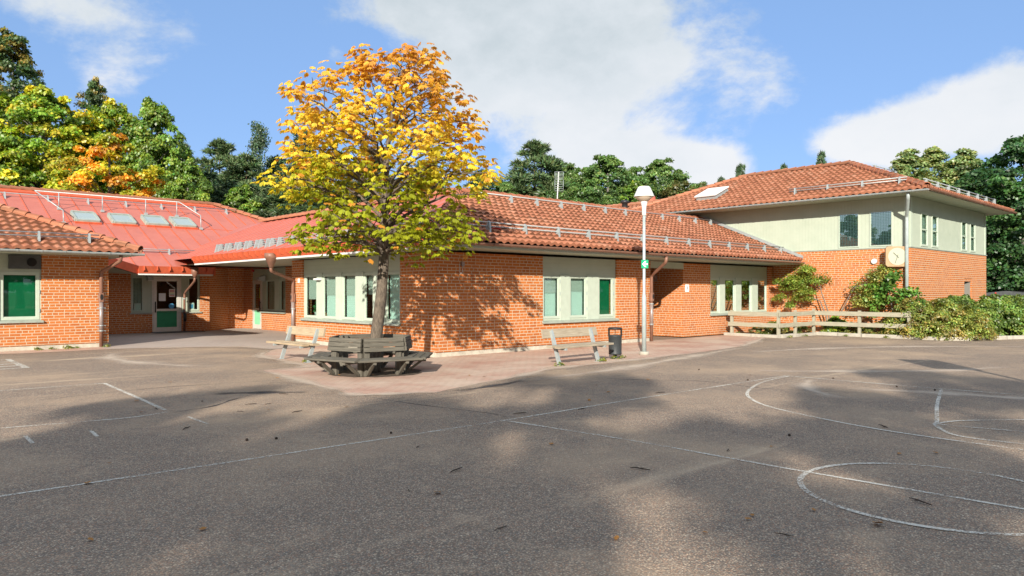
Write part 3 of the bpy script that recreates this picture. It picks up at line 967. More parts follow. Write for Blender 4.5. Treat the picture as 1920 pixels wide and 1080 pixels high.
def panel_zone(b, fac, u0, u1, z0, z1, wins, d=-0.05, siding='hsiding', posts=True):
    """pale green infill with window openings, posts between and a metal sill"""
    mb = fwall(MB(), fac, u0, u1, z0, z1, [w[:4] for w in wins], d=d, th=0.06)
    mb.build('window_wall', M[siding], b)
    ps = MB(); edges = sorted([w[0] for w in wins] + [w[1] for w in wins])
    ztop = max(w[3] for w in wins) + 0.03
    if posts:
        for a, c in zip(edges[1::2], edges[2::2]):
            if c - a > 0.05: fbox(MB(), fac, a + 0.004, c - 0.004, z0 + 0.02, ztop, d + 0.002, d + 0.035).build('mullion_board', M['frame'], b)
    si = MB()
    k_, c = fac
    # sloping sheet-metal sill with a turned-down lip
    for (A, B) in ((u0 - 0.04, u1 + 0.04),):
        si.prism([fpt(fac, A, z0 + 0.03, d - 0.005), fpt(fac, A, z0 - 0.015, 0.075), fpt(fac, A, z0 - 0.05, 0.075), fpt(fac, A, z0 - 0.03, 0.003), fpt(fac, A, z0 - 0.03, d - 0.005)],
                 Vector(fpt(fac, B, 0, 0)) - Vector(fpt(fac, A, 0, 0)))
    si.build('window_sill', M['sill'], b)
    for w in wins:
        kw = w[4] if len(w) > 4 else {}
        window(b, fac, *w[:4], d=d + 0.012, **kw)


def room(b, x0, x1, y0, y1, z1, name='room_interior'):
    """plain inner walls so that windows look into a dim room"""
    mb = MB()
    mb.add([(x0, y0, 0.02), (x1, y0, 0.02), (x1, y1, 0.02), (x0, y1, 0.02), (x0, y0, z1), (x1, y0, z1), (x1, y1, z1), (x0, y1, z1)],
           [(0, 1, 2, 3), (7, 6, 5, 4), (1, 2, 6, 5), (2, 3, 7, 6), (3, 0, 4, 7)][:2] + [(2, 3, 7, 6), (1, 2, 6, 5)])
    return mb.build(name, M['ceiling'], b)


# ---- tiled wing with the green board window (at the edge of the court)
bA = thing('brick_school_wing', 'low brick wing with mossy tiled roof and one green boarded window', 'building', (1, 23.4, 0))
FA = ('Y', 23.4)
fwall(MB(), FA, -4, 5.95, 0.13, 2.62, [(1.0, 4.30, 0.80, 2.70)]).build('wall', M['brick'], bA)
MB().box(5.65, 5.948, 23.703, 30.09, 0.13, 2.62).build('wall', M['brick'], bA)
MB().box(-4, 5.93, 23.425, 30.0, -0.05, 0.13).build('plinth', M['concrete'], bA)
panel_zone(bA, FA, 1.0, 4.30, 0.80, 2.62, [(3.36, 4.26, 0.83, 2.12, dict(style='green', fw=0.075, hinges=True)), (1.6, 2.5, 0.83, 2.12, dict(style='green', fw=0.075))], siding='hsiding')
vb = MB(); fbox(vb, FA, 3.55, 4.285, 2.20, 2.57, -0.045, 0.02)
vbo = vb.build('vent_box', M['darkgrey'], bA)
vh = MB(); vh.tube([(4.07, 23.385, 2.385), (4.07, 23.365, 2.385)], [0.115, 0.115], 20); vh.build('vent_hole', M['dark'], vbo)
# roof
eA = 22.4
upA = (0, 1 / NL, SL / NL); VA = 4.4 * NL
roofA = tile_slope('roof', bA, (-4, eA, 2.70), (1, 0, 0), upA, VA, lambda v: 0.0, lambda v: 10.55 - v / NL, amp=0.032, seed=1)
tile_slope('roof', bA, (6.55, eA, 2.70), (0, 1, 0), (-1 / NL, 0, SL / NL), VA, lambda v: v / NL, lambda v: 8.8 - v / NL, seed=2)
ridge_caps(bA, (6.50, eA + 0.05, 2.77), (2.15, 26.8, 4.62), r=0.13)
ridge_caps(bA, (2.15, 26.8, 4.62), (-4, 26.8, 4.62), r=0.13)
MB().add([(-4, eA + .02, 2.64), (6.53, eA + .02, 2.64), (2.15, 26.8, 4.50), (-4, 26.8, 4.50)], [(0, 1, 2, 3)]).build('roof_deck', M['ceiling'], bA)
MB().add([(6.53, eA + .02, 2.64), (6.53, 31, 2.64), (2.15, 26.8, 4.5)], [(0, 1, 2)]).build('roof_deck', M['ceiling'], bA)
MB().add([(-4, 31.2, 2.66), (6.5, 31.2, 2.66), (2.15, 26.8, 4.50), (-4, 26.8, 4.50)], [(0, 1, 2, 3)]).build('roof_deck', M['tile'], bA)
MB().box(-4, 6.5, eA + 0.03, 23.37, 2.60, 2.635).build('soffit', M['soffit'], bA)
MB().box(5.97, 6.5, 23.4, 30, 2.60, 2.635).build('soffit', M['soffit'], bA)
gutter(bA, (-4, eA - 0.005, 2.70), (6.60, eA - 0.005, 2.66), (0, -1, 0), m='galv', hooks=0.55)
nA = (0, -SL / NL, 1 / NL)
snow_guard(bA, (-3, eA + 0.62, 2.70 + 0.62 * SL + 0.03), (5.35, eA + 0.62, 2.70 + 0.62 * SL + 0.03), 8, nA, rails=(0.09, 0.19))


def downpipe(b, pts, r=0.05, clamps=(), steel=None, trap=None, funnel=None, m='brown', facing=(0, -1, 0)):
    dp = thing('downpipe', None, None, tuple(pts[-1])); del_keys(dp)
    dp.parent = b; dp.location = Vector(pts[-1]) - Vector(b.location)
    mb = MB()
    # round the elbows
    P = [Vector(p) for p in pts]; out = [P[0]]
    for i in range(1, len(P) - 1):
        a = (P[i - 1] - P[i]); c = (P[i + 1] - P[i]); ra = min(0.07, a.length * 0.4); rc = min(0.07, c.length * 0.4)
        p0 = P[i] + a.normalized() * ra; p1 = P[i] + c.normalized() * rc
        out += [p0, (p0 + p1) * 0.25 + P[i] * 0.5, p1]
    out.append(P[-1])
    mb.tube(out, r, 12)
    mb.build('pipe', M[m], dp)
    x, y = P[-1].x, P[-1].y
    if steel:
        MB().tube([(x, y, steel[0]), (x, y, steel[1])], r + 0.006, 12).build('steel_sleeve', M['greypipe'], dp)
    if clamps:
        f = Vector(facing)
        for z in clamps:
            cb = MB()
            cb.tube([(x, y, z - 0.014), (x, y, z + 0.014)], r + 0.014, 12)
            s = Vector((f.y, -f.x, 0))
            cb.bar(Vector((x, y, z)) - s * (r + 0.06), Vector((x, y, z)) + s * (r + 0.06), 0.012, 0.024)
            cb.build('clamp', M['galv'], dp)
    if trap:
        f = Vector(facing)
        tb = MB(); c = Vector((x, y, trap)); s = Vector((f.y, -f.x, 0))
        tb.bar(c - Vector((0, 0, .13)), c + Vector((0, 0, .13)), 2 * r + 0.03, 2 * r + 0.03, up=f, bev=0.02)
        t_ = tb.build('leaf_trap', M[m], dp)
        th = MB(); q = c + f * (r + 0.017) + Vector((0, 0, .01))
        th.add([q + s * 0.042 * math.cos(a) + Vector((0, 0, 0.085 * math.sin(a))) for a in [2 * math.pi * j / 16 for j in range(16)]], [tuple(range(16))])
        th.build('trap_opening', M['dark'], dp)
    if funnel:
        fb = MB(); fb.lathe(funnel[0], funnel[1], 16); fb.build('funnel', M[m], dp)
    return dp


downpipe(bA, [(6.02, 22.44, 2.62), (6.02, 22.46, 2.45), (5.74, 23.31, 2.15), (5.74, 23.31, 0.02)], clamps=(0.62, 1.12, 0.47), steel=(0.45, 1.30), trap=1.42)

# ---- red metal roofed entrance house
bB = thing('entrance_school_wing', 'brick entrance house under a big red sheet metal roof with four skylights', 'building', (9.8, 30.1, 0))
FB = ('Y', 30.1)
doorB = (9.18, 10.26, 0.0, 2.15)
fwall(MB(), FB, 5.97, 11.35, 0.0, 2.34, [(8.42, 10.98, 0.78, 2.34), (9.18, 10.26, 0.0, 0.78)]).build('wall', M['brick'], bB)
MB().prism([(11.35, 30.1, 0), (12.6, 31.35, 0), (12.4, 31.55, 0), (11.15, 30.3, 0)], (0, 0, 2.60)).build('wall', M['brick'], bB)
MB().box(12.6, 13.3, 31.35, 31.65, 0, 2.60).build('wall', M['brick'], bB)
pz = [(8.46, 8.86, 0.83, 2.14, dict(style='curtain', fw=0.03)), (10.52, 10.94, 0.83, 2.14, dict(style='none', fw=0.035))]
fwall(MB(), FB, 8.42, 9.18, 0.78, 2.33, [pz[0][:4]], d=-0.05, th=0.06).build('window_wall', M['vsiding'], bB)
fwall(MB(), FB, 10.26, 10.98, 0.78, 2.33, [pz[1][:4]], d=-0.05, th=0.06).build('window_wall', M['vsiding'], bB)
fwall(MB(), FB, 9.18, 10.26, 2.155, 2.33, [], d=-0.05, th=0.06).build('window_wall', M['vsiding'], bB)
for w in pz: window(bB, FB, *w[:4], d=-0.03, **w[4])
for (a, c) in ((8.38, 9.17), (10.28, 11.02)):
    fbox(MB(), FB, a, c, 0.735, 0.785, -0.06, 0.06).build('window_sill', M['sill'], bB)


def glazed_door(b, fac, u0, u1, z0, z1, board, d=-0.02, mid=0.83):
    t = thing('entrance_door', None, None, fpt(fac, (u0 + u1) / 2, z0, d)); del_keys(t)
    t.parent = b; t.location = Vector(t.location) - Vector(b.location)
    mb = MB(); fw = 0.055
    fbox(mb, fac, u0, u0 + fw, z0, z1, d - 0.08, d); fbox(mb, fac, u1 - fw, u1, z0, z1, d - 0.08, d); fbox(mb, fac, u0 + fw, u1 - fw, z1 - fw, z1, d - 0.08, d)
    mb.build('door_frame', M['alu'], t)
    a, c = u0 + fw + 0.006, u1 - fw - 0.006; st = 0.105
    mb = MB()
    fbox(mb, fac, a, a + st, z0 + 0.02, z1 - fw - 0.006, d - 0.06, d + 0.004); fbox(mb, fac, c - st, c, z0 + 0.02, z1 - fw - 0.006, d - 0.06, d + 0.004)
    for (p, q) in ((z0 + 0.02, z0 + 0.20), (mid, mid + 0.085), (z1 - fw - 0.11, z1 - fw - 0.006)):
        fbox(mb, fac, a + st, c - st, p, q, d - 0.06, d + 0.004)
    mb.build('door_leaf', M['alu'], t)
    fbox(MB(), fac, a + st, c - st, z0 + 0.20, mid, d - 0.04, d - 0.012).build('kick_panel', M[board], t)
    fbox(MB(), fac, a + st, c - st, mid + 0.085, z1 - fw - 0.11, d - 0.034, d - 0.028).build('pane', M['glass'], t)
    mb = MB()
    fbox(mb, fac, a + 0.03, a + 0.065, 0.78, 1.20, d + 0.03, d + 0.06); fbox(mb, fac, a + 0.035, a + 0.06, 0.84, 0.88, d, d + 0.03); fbox(mb, fac, a + 0.035, a + 0.06, 1.10, 1.14, d, d + 0.03)
    mb.build('handle', M['black'], t)
    return t


dB = glazed_door(bB, FB, *doorB, 'greendoor', d=-0.03)
# notices behind the door glass
nb = MB(); fbox(nb, FB, 9.43, 9.68, 1.22, 1.52, -0.055, -0.052); nb.build('notice', M['paper'], dB)
nb = MB(); fbox(nb, FB, 9.81, 10.03, 1.38, 1.68, -0.055, -0.052); no = nb.build('notice', M['paper'], dB)
for i, mm in enumerate(('red', 'red', 'yellow', 'greendoor', 'red')):
    fbox(MB(), FB, 9.835, 10.005, 1.62 - i * 0.05, 1.645 - i * 0.05, -0.052, -0.0505).build('notice_stripe', M[mm], dB)
MB().add([fpt(FB, 9.90 + 0.105 * math.cos(a), 1.02 + 0.10 * math.sin(a), -0.05) for a in [2 * math.pi * j / 20 for j in range(20)]], [tuple(range(20))]).build('round_sticker', M['blue'], dB)
for (u, mm) in ((8.68, 'paper'), (10.66, 'blue')):
    nb = MB(); fbox(nb, FB, u - 0.13, u + 0.11, 0.87, 1.14, -0.075, -0.072); q = nb.build('notice', M['paper'], bB)
    fbox(MB(), FB, u - 0.09, u + 0.07, 0.92, 1.08, -0.072, -0.0705).build('notice_picture', M['blue' if mm == 'blue' else 'frosted'], q)
lb = MB(); fbox(lb, FB, 8.98, 9.19, 2.02, 2.17, 0.0, 0.10); lbo = lb.build('wall_lamp', M['galv'], bB)
fbox(MB(), FB, 9.0, 9.17, 2.0, 2.018, 0.01, 0.09).build('lamp_cover', M['white'], lbo)
MB().box(9.1, 10.9, 29.35, 30.0, 0.012, 0.035).build('door_mat', M['darkgrey'], bB)
# roof: main slope up to the ridge, hip at its end
eB = 28.9; SB = 0.445; NB = math.hypot(1, SB); VB = 7.43 * NB; upB = (0, 1 / NB, SB / NB)
zb0 = 2.50


def zB(y): return zb0 + (y - eB) * SB


rb = MB()
rb.add([(-6, eB, zb0), (8.31, eB, zb0), (11.0, eB, zb0), (21.3, eB, zb0), (13.9, 36.33, zB(36.33)), (-6, 36.33, zB(36.33))], [(0, 1, 2, 3, 4, 5)])
rb.add([(21.3, eB, zb0), (21.3, 43.7, zb0), (13.9, 36.33, zB(36.33))], [(0, 1, 2)])
rb.add([(-6, 43.76, zb0), (21.3, 43.76, zb0), (13.9, 36.33, zB(36.33)), (-6, 36.33, zB(36.33))], [(0, 1, 2, 3)])
rb.add([(8.31, eB, zb0), (6.9, 27.75, 2.82), (6.6, 30.2, 3.12), (8.31, 30.2, zB(30.2) + 0.003)], [(0, 1, 2, 3)])
roofB = rb.build('roof', M['redmetal'], bB)
ms = MB()
usB = [i * 0.62 for i in range(int(27 / 0.62))]
metal_seams(ms, (-6, eB, zb0), (1, 0, 0), upB, VB, usB, vL=lambda u: (0.0, min(VB, (27.3 - u) * NB)))
for v in (1.55 * NB, 4.15 * NB):                                   # cross seams
    q = Vector((-6, eB + v / NB, zB(eB + v / NB))); MB().bar(q + Vector((0, -0.003, 0.006)), q + Vector((27.3 - v / NB, -0.003, 0.006)), 0.03, 0.012, up=(0, -SB, 1)).build('cross_seam', M['redtrim'], roofB)
ms.build('standing_seams', M['redtrim'], roofB)
ridge_caps(roofB, (-6, 36.33, zB(36.33) + 0.04), (13.9, 36.33, zB(36.33) + 0.04), r=0.13)
ridge_caps(roofB, (17.0, 33.23, zB(33.23) + 0.05), (13.9, 36.33, zB(36.33) + 0.05), r=0.13)
MB().bar((-6, 36.1, zB(36.1) + 0.03), (13.8, 36.1, zB(36.1) + 0.03), 0.30, 0.05, up=(0, -SB, 1)).build('ridge_flashing', M['redtrim'], roofB)


def box_gutter(b, a, c, out, z0, z1, step=0.45):
    """red sheet-metal eave box with stiffening ribs and a pale soffit lip"""
    a = Vector(a); c = Vector(c); d = (c - a).normalized(); o = Vector(out)
    mb = MB()
    mb.prism([a + Vector((0, 0, z0)), a + o * 0.10 + Vector((0, 0, z0)), a + o * 0.20 + Vector((0, 0, z1)), a + o * 0.17 + Vector((0, 0, z1)), a + o * 0.03 + Vector((0, 0, z0 + 0.10)), a + Vector((0, 0, z1 - 0.06))], c - a)
    L = (c - a).length; n = int(L / step)
    for i in range(n + 1):
        p = a + d * (L * (i + 0.35) / (n + 1))
        mb.prism([p + o * 0.125 + Vector((0, 0, z0 + 0.05)), p + o * 0.235 + Vector((0, 0, z0 + 0.12)), p + o * 0.225 + Vector((0, 0, z1)), p + o * 0.19 + Vector((0, 0, z1))], d * 0.028)
    mb.build('eave_gutter', M['redtrim'], b)
    lp = MB(); lp.bar(a + o * 0.06 + Vector((0, 0, z0 - 0.03)), c + o * 0.06 + Vector((0, 0, z0 - 0.03)), 0.05, 0.055, up=(0, 0, 1))
    lp.build('eave_board', M['white'], b)


box_gutter(bB, (8.31, eB, 0), (11.0, eB, 0), (0, -1, 0), 2.25, 2.52)
MB().prism([(8.31, eB - 0.05, 2.22), (6.9, 27.75, 2.55), (6.9, 27.75, 2.83), (8.31, eB - 0.05, 2.53)], (0.03, 0.03, 0)).build('eave_board', M['redtrim'], bB)
MB().box(11.0, 11.05, eB - 0.2, eB + 0.6, 2.22, 2.53).build('eave_board', M['redtrim'], bB)
MB().add([(7.0, 27.9, 2.50), (8.31, eB, 2.21), (11.03, eB, 2.21), (11.03, 30.09, 2.34), (6.5, 30.09, 2.34)], [(4, 3, 2, 1, 0)]).build('soffit', M['soffit'], bB)


def skylight(b, x, y, w=0.82, l=1.0):
    t = thing('skylight', None, None, (x, y, zB(y))); del_keys(t); t.parent = b; t.location = Vector(t.location) - Vector(b.location)
    up = Vector(upB); ax = Vector((1, 0, 0)); n = ax.cross(up).normalized(); c = Vector((x, y, zB(y)))
    mb = MB()
    for (p, q, ww) in ((c - up * l / 2 - ax * w / 2, c - up * l / 2 + ax * w / 2, 0.09), (c + up * l / 2 - ax * w / 2, c + up * l / 2 + ax * w / 2, 0.11)):
        mb.bar(p + n * 0.07, q + n * 0.07, ww, 0.14, up=n)
    for s in (-1, 1):
        mb.bar(c + ax * s * w / 2 - up * (l / 2 - .045) + n * 0.066, c + ax * s * w / 2 + up * (l / 2 - .055) + n * 0.066, 0.09, 0.14, up=n)
    mb.build('frame', M['sill'], t)
    MB().bar(c - up * (l / 2 - .045) + n * 0.09, c + up * (l / 2 - .055) + n * 0.09, w - 0.09, 0.03, up=n).build('pane', M['skypane'], t)
    MB().bar(c - up * (l / 2 + .07) - ax * (w / 2 + .06) + n * 0.03, c - up * (l / 2 + .07) + ax * (w / 2 + .06) + n * 0.03, 0.10, 0.07, up=n).build('flashing', M['redtrim'], t)


M['skypane'] = mat('skylight_glass', base=(0.27, 0.33, 0.33), rough=0.10, spec=0.6)
for x in (7.65, 9.0, 10.3, 11.45): skylight(bB, x, 33.45 if x < 9.5 else 33.5)
rl = MB()                                                          # safety rails above the skylights
nB = Vector((0, -SB, 1)).normalized()


def rB(x, y, h): return Vector((x, y, zB(y))) + nB * h


rl.tube([rB(-3, 35.4, 0.16), rB(14.6, 35.4, 0.16)], 0.022, 6)
for i in range(12):
    x = -2.2 + i * 1.48
    rl.prism([rB(x, 35.5, 0.0), rB(x, 35.15, 0.0), rB(x, 35.35, 0.19), rB(x, 35.43, 0.19)], (0.05, 0, 0))
rail = [rB(6.05, 34.6, 0.62), rB(11.6, 34.6, 0.62), rB(12.05, 33.2, 0.55)]
rl.tube([rB(6.75, 33.0, 0.45), rB(6.1, 34.5, 0.62)] + rail, 0.022, 6)
for (x, y, h) in ((6.75, 33.0, 0.45), (6.9, 34.55, 0.62), (8.5, 34.6, 0.62), (10.2, 34.6, 0.62), (11.5, 34.6, 0.62), (12.05, 33.2, 0.55)):
    rl.tube([rB(x, y - 0.25, 0.05), rB(x, y, h)], 0.02, 6); rl.box(x - .06, x + .06, y - .33, y - .2, zB(y - .27), zB(y - .27) + .1)
rl.build('safety_rail', M['galv'], roofB)
snow_guard(roofB, (7.0, 30.2, zB(30.2)), (11.2, 30.2, zB(30.2)), 4, nB, rails=(0.08, 0.15))
downpipe(bB, [(10.24, 28.62, 2.15), (10.24, 28.64, 1.98), (10.32, 29.95, 1.52), (10.32, 29.95, 0.02)], r=0.045, clamps=(0.82, 1.3),
         funnel=((10.24, 28.62, 2.10), [(0.05, 0.0), (0.13, 0.22), (0.13, 0.40), (0.11, 0.40)]))
MB().tube([(10.32, 29.88, 0.42), (10.32, 29.88, 0.74)], [0.05, 0.06], 10).build('black_sleeve', M['black'], bB)

# ---- tiled central wing, its court side roofed in red metal
bC = thing('corner_school_wing', 'brick corner wing behind the autumn tree with red clay tiled front roof', 'building', (15, 18, 0))
FCL = ('X', 10.75); FCF = ('Y', 14.2); FCR = ('X', 13.3); FC2 = ('Y', 14.45)
ZS = 2.56
fwall(MB(), FCF, 10.75, 19.3, 0.12, ZS, [(14.4, 17.6, 0.76, ZS + .1)]).build('wall', M['brick'], bC)
fwall(MB(), FCL, 14.503, 21.7, 0.12, ZS, [(15.73, 21.0, 0.76, ZS + .1)]).build('wall', M['brick'], bC)
MB().box(10.752, 11.04, 14.497, 14.52, 0.121, ZS - .001).build('wall', M['brick'], bC)
MB().box(11.053, 13.297, 21.4, 21.698, 0.12, ZS).build('wall', M['brick'], bC)
fwall(MB(), FCR, 21.69, 31.35, 0.0, ZS, [(27.4, 30.55, 0.76, ZS + .1), (29.6, 30.55, 0.0, 0.76)]).build('wall', M['brick'], bC)
MB().box(10.775, 19.28, 14.225, 21.6, -0.05, 0.118).build('plinth', M['concrete'], bC)
MB().box(10.76, 10.79, 14.23, 21.68, -0.05, 0.119).build('plinth', M['concrete'], bC)
fwall(MB(), ('X', 21.5), 14.45, 18.5, 0.03, ZS, []).build('wall', M['brick'], bC)
fwall(MB(), FC2, 21.803, 27.79, 0.03, ZS, [(23.2, 27.38, 0.77, ZS + .1)]).build('wall', M['brick'], bC)
MB().box(21.502, 21.81, 14.452, 14.47, 0.031, ZS - .001).build('wall', M['brick'], bC)
MB().box(19.0, 21.49, 17.6, 17.9, 0.0, ZS).build('wall', M['brick'], bC)
MB().box(19.31, 21.49, 14.43, 14.50, 2.36, 2.57).build('beam', M['hsiding'], bC)
panel_zone(bC, FCF, 14.4, 17.6, 0.76, ZS, [(14.43, 15.12, 0.84, 2.03, dict(style='blind', split=.60, hinges=True)), (15.52, 16.26, 0.84, 2.03, dict(style='blind', split=.64, hinges=True)), (16.78, 17.48, 0.84, 2.03, dict(style='green', hinges=True))])
panel_zone(bC, FCL, 15.73, 21.0, 0.76, ZS, [(15.76, 16.46, 0.80, 2.10, dict(style='frosted')), (17.02, 17.52, 0.80, 2.10, dict(style='blindtop', split=.55)), (17.92, 18.68, 0.80, 2.10, dict(style='blind', split=.52)),
                                             (19.0, 19.82, 0.80, 2.10, dict(style='blind', split=.52)), (20.14, 20.92, 0.80, 2.10, dict(style='blindtop', split=.42))])
panel_zone(bC, FCR, 27.4, 29.58, 0.76, ZS, [(27.44, 27.96, 0.80, 2.07, dict(style='blind', split=.4)), (28.40, 29.25, 0.80, 2.07, dict(style='curtain'))])
fwall(MB(), FCR, 29.60, 30.55, 2.07, ZS, [], d=-0.05, th=0.06).build('window_wall', M['hsiding'], bC)
dC = glazed_door(bC, FCR, 29.62, 30.53, 0.0, 2.06, 'mint', d=-0.03, mid=0.80)
fbox(MB(), FCR, 29.75, 30.25, 0.95, 1.30, -0.20, -0.15).build('hanging_cloth', M['cloth'], dC)
fbox(MB(), FCR, 29.80, 30.15, 1.30, 1.75, -0.20, -0.15).build('hanging_cloth', M['yellow'], dC)
panel_zone(bC, FC2, 23.2, 27.38, 0.77, ZS, [(23.22, 23.85, 0.80, 2.07, dict(style='curtain', glass='mirror')), (24.2, 24.96, 0.80, 2.07, dict(style='none', glass='mirror')), (25.36, 26.16, 0.80, 2.07, dict(style='none', glass='mirror')), (26.6, 27.34, 0.80, 2.07, dict(style='curtain', glass='mirror'))])
# small fittings on the walls
lb = MB(); lb.prism([(13.24, 29.35, 2.00), (13.0, 29.42, 2.08), (13.0, 29.42, 2.16), (13.24, 29.35, 2.26)], (0, -0.26, 0)); lb.build('wall_lamp', M['galv'], bC)
fbox(MB(), FCL, 19.83, 20.12, 1.93, 1.985, -0.01, 0.10).build('wall_lamp', M['white'], bC)
MB().lathe((13.17, 30.15, 2.42), [(0.06, 0), (0.06, 0.08), (0.03, 0.1)], 12).build('alarm_siren', M['red'], bC)
cb = MB(); fbox(cb, FCF, 11.50, 11.58, 2.22, 2.32, 0.002, 0.06); cbo = cb.build('junction_box', M['greypipe'], bC)
MB().tube([(11.54, 14.17, 2.22), (11.54, 14.17, 2.08), (11.51, 14.17, 2.045), (11.47, 14.17, 2.045), (11.44, 14.17, 2.08), (11.44, 14.17, 2.27)], 0.007, 6).build('cable', M['white'], cbo)
lb = MB(); lb.prism([(21.48, 15.85, 1.96), (21.28, 15.85, 2.10), (21.28, 15.85, 2.16), (21.48, 15.85, 2.16)], (0, -0.34, 0)); lbo = lb.build('wall_lamp', M['greypipe'], bC)

# front tile roof
eC = 13.25; zC = 2.80; XE = 27.78
upC = (0, 1 / NL, SL / NL); VC = 4.4 * NL
roofC = tile_slope('roof', bC, (9.8, eC, zC), (1, 0, 0), upC, VC, lambda v: v / NL, lambda v: XE - 9.8, seed=3)
ridge_caps(roofC, (14.2, 17.65, 4.68), (XE, 17.65, 4.68), r=0.13)
ridge_caps(roofC, (9.85, 13.30, 2.86), (14.2, 17.65, 4.69), r=0.125)
nC = (0, -SL / NL, 1 / NL)
snow_guard(roofC, (10.9, eC + 0.72, zC + 0.72 * SL + 0.03), (27.3, eC + 0.72, zC + 0.72 * SL + 0.03), 14, nC, rails=(0.11, 0.21))
snow_guard(roofC, (14.6, 17.0, zC + 3.75 * SL + 0.03), (27.2, 17.0, zC + 3.75 * SL + 0.03), 12, nC, rails=(0.19,))
MB().add([(9.83, eC + .02, zC - .06), (XE, eC + .02, zC - .06), (XE, 17.65, 4.52), (14.2, 17.65, 4.52)], [(0, 1, 2, 3)]).build('roof_deck', M['ceiling'], bC)
MB().add([(14.2, 17.65, 4.60), (XE, 17.65, 4.60), (XE, 22, 2.8), (18.6, 22, 2.8)], [(0, 1, 2, 3)]).build('roof_deck', M['tile'], bC)
gutter(bC, (9.75, eC - 0.005, zC - 0.055), (XE, eC - 0.005, zC - 0.075), (0, -1, 0), m='brown', hooks=0.6)
MB().box(9.86, XE, eC + 0.03, eC + 0.06, 2.625, 2.75).build('fascia', M['frame'], bC)
MB().add([(9.86, eC + .06, 2.63), (XE, eC + .06, 2.63), (XE, 18.0, 2.595), (19.3, 18, 2.595), (10.8, 14.3, 2.595)], [(4, 3, 2, 1, 0)]).build('soffit', M['soffit'], bC)
# a red disc stuck under the snow guard
MB().lathe((12.55, 14.05, 3.19), [(0.02, -0.02), (0.13, 0.0), (0.12, 0.025), (0.02, 0.03)], 16).build('frisbee', M['red'], None)
tag(bpy.data.objects['frisbee'], 'red throwing disc stranded on the roof tiles by the snow guard', 'disc')
# court side metal slope
rc = MB()
rc.add([(9.8, eC, zC), (9.8, 27.3, zC), (9.8, 33.5, zC), (14.2, 33.5, 4.65), (14.2, 17.65, 4.65)], [(0, 1, 2, 3, 4)])
rc.add([(14.2, 17.65, 4.64), (14.2, 33.5, 4.64), (18.6, 33.5, 2.8), (18.6, 22, 2.8)], [(0, 1, 2, 3)])
# keep the slope only above the entrance roof: it ends at the eave return
me_sl = rc.build('roof', M['redmetal'], bC)
ms = MB()
metal_seams(ms, (9.8, eC, zC), (0, 1, 0), (1 / NL, 0, SL / NL), VC, [i * 0.6 + 0.4 for i in range(30)], vL=lambda u: (0, min(VC, u * NL)))
ms.build('standing_seams', M['redmetal'], me_sl)
ridge_caps(me_sl, (14.2, 31.6, 4.70), (14.2, 17.75, 4.70), r=0.13)
box_gutter(bC, (9.8, 27.2, 0), (9.8, 13.3, 0), (-1, 0, 0), 2.60, 2.84, step=0.42)
MB().add([(9.75, 13.3, 2.585), (9.75, 27.2, 2.585), (13.3, 27.2, 2.585), (13.3, 21.6, 2.585), (10.8, 21.6, 2.585), (10.8, 14.2, 2.585)], [(0, 1, 2, 3, 4, 5)]).build('soffit', M['soffit'], bC)
MB().add([(9.75, 27.2, 2.585), (9.95, 31.4, 2.585), (13.3, 31.4, 2.585), (13.3, 27.2, 2.585)], [(0, 1, 2, 3)]).build('soffit', M['soffit'], bC)
nL = Vector((-SL, 0, 1)).normalized()


def zCL(x): return zC + (x - 9.8) * SL


sg = MB()
for h in (0.09, 0.16, 0.22):
    sg.tube([Vector((10.42 + h * 0.35, 13.9, zCL(10.42))) + nL * h, Vector((10.42 + h * 0.35, 27.0, zCL(10.42))) + nL * h], 0.016, 6)
for i in range(16):
    y = 26.7 - i * 0.83
    for dy in (0, 0.30) if i < 6 else (0,):
        p = Vector((10.42, y - dy, zCL(10.42)))
        sg.prism([p + Vector((-0.16, 0, -0.16 * SL)), p + Vector((0.12, 0, 0.12 * SL)), p + nL * 0.25 + Vector((0.1, 0, 0)), p + nL * 0.25 + Vector((0.02, 0, 0))], (0, 0.07, 0))
sg.build('snow_guard', M['galv'], me_sl)
downpipe(bC, [(9.62, 20.75, 2.32), (9.62, 20.76, 2.20), (10.66, 21.45, 1.95), (10.66, 21.45, 0.02)], r=0.05, clamps=(0.45, 1.05), steel=(0.40, 1.28), trap=1.40,
         funnel=((9.62, 20.75, 2.28), [(0.055, 0.0), (0.17, 0.30), (0.19, 0.32), (0.19, 0.44), (0.17, 0.44)]), facing=(-1, 0, 0))
downpipe(bC, [(18.75, 13.2, 2.66), (18.75, 13.22, 2.48), (19.22, 14.10, 2.10), (19.22, 14.10, 0.02)], r=0.05, clamps=(0.55, 1.2), steel=(0.5, 1.22), trap=1.42)

# plain inner walls so that nobody looks straight through the houses
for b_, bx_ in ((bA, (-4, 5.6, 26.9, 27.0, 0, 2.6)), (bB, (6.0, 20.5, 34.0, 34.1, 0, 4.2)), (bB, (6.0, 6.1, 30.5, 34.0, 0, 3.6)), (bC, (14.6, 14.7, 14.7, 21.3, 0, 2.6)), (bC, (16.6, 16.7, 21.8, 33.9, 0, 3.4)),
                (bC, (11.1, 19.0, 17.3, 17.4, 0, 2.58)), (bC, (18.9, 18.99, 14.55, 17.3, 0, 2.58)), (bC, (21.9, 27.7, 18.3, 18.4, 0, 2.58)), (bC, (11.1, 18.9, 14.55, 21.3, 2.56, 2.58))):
    MB().box(*bx_).build('inner_wall', M['ceiling'], b_)

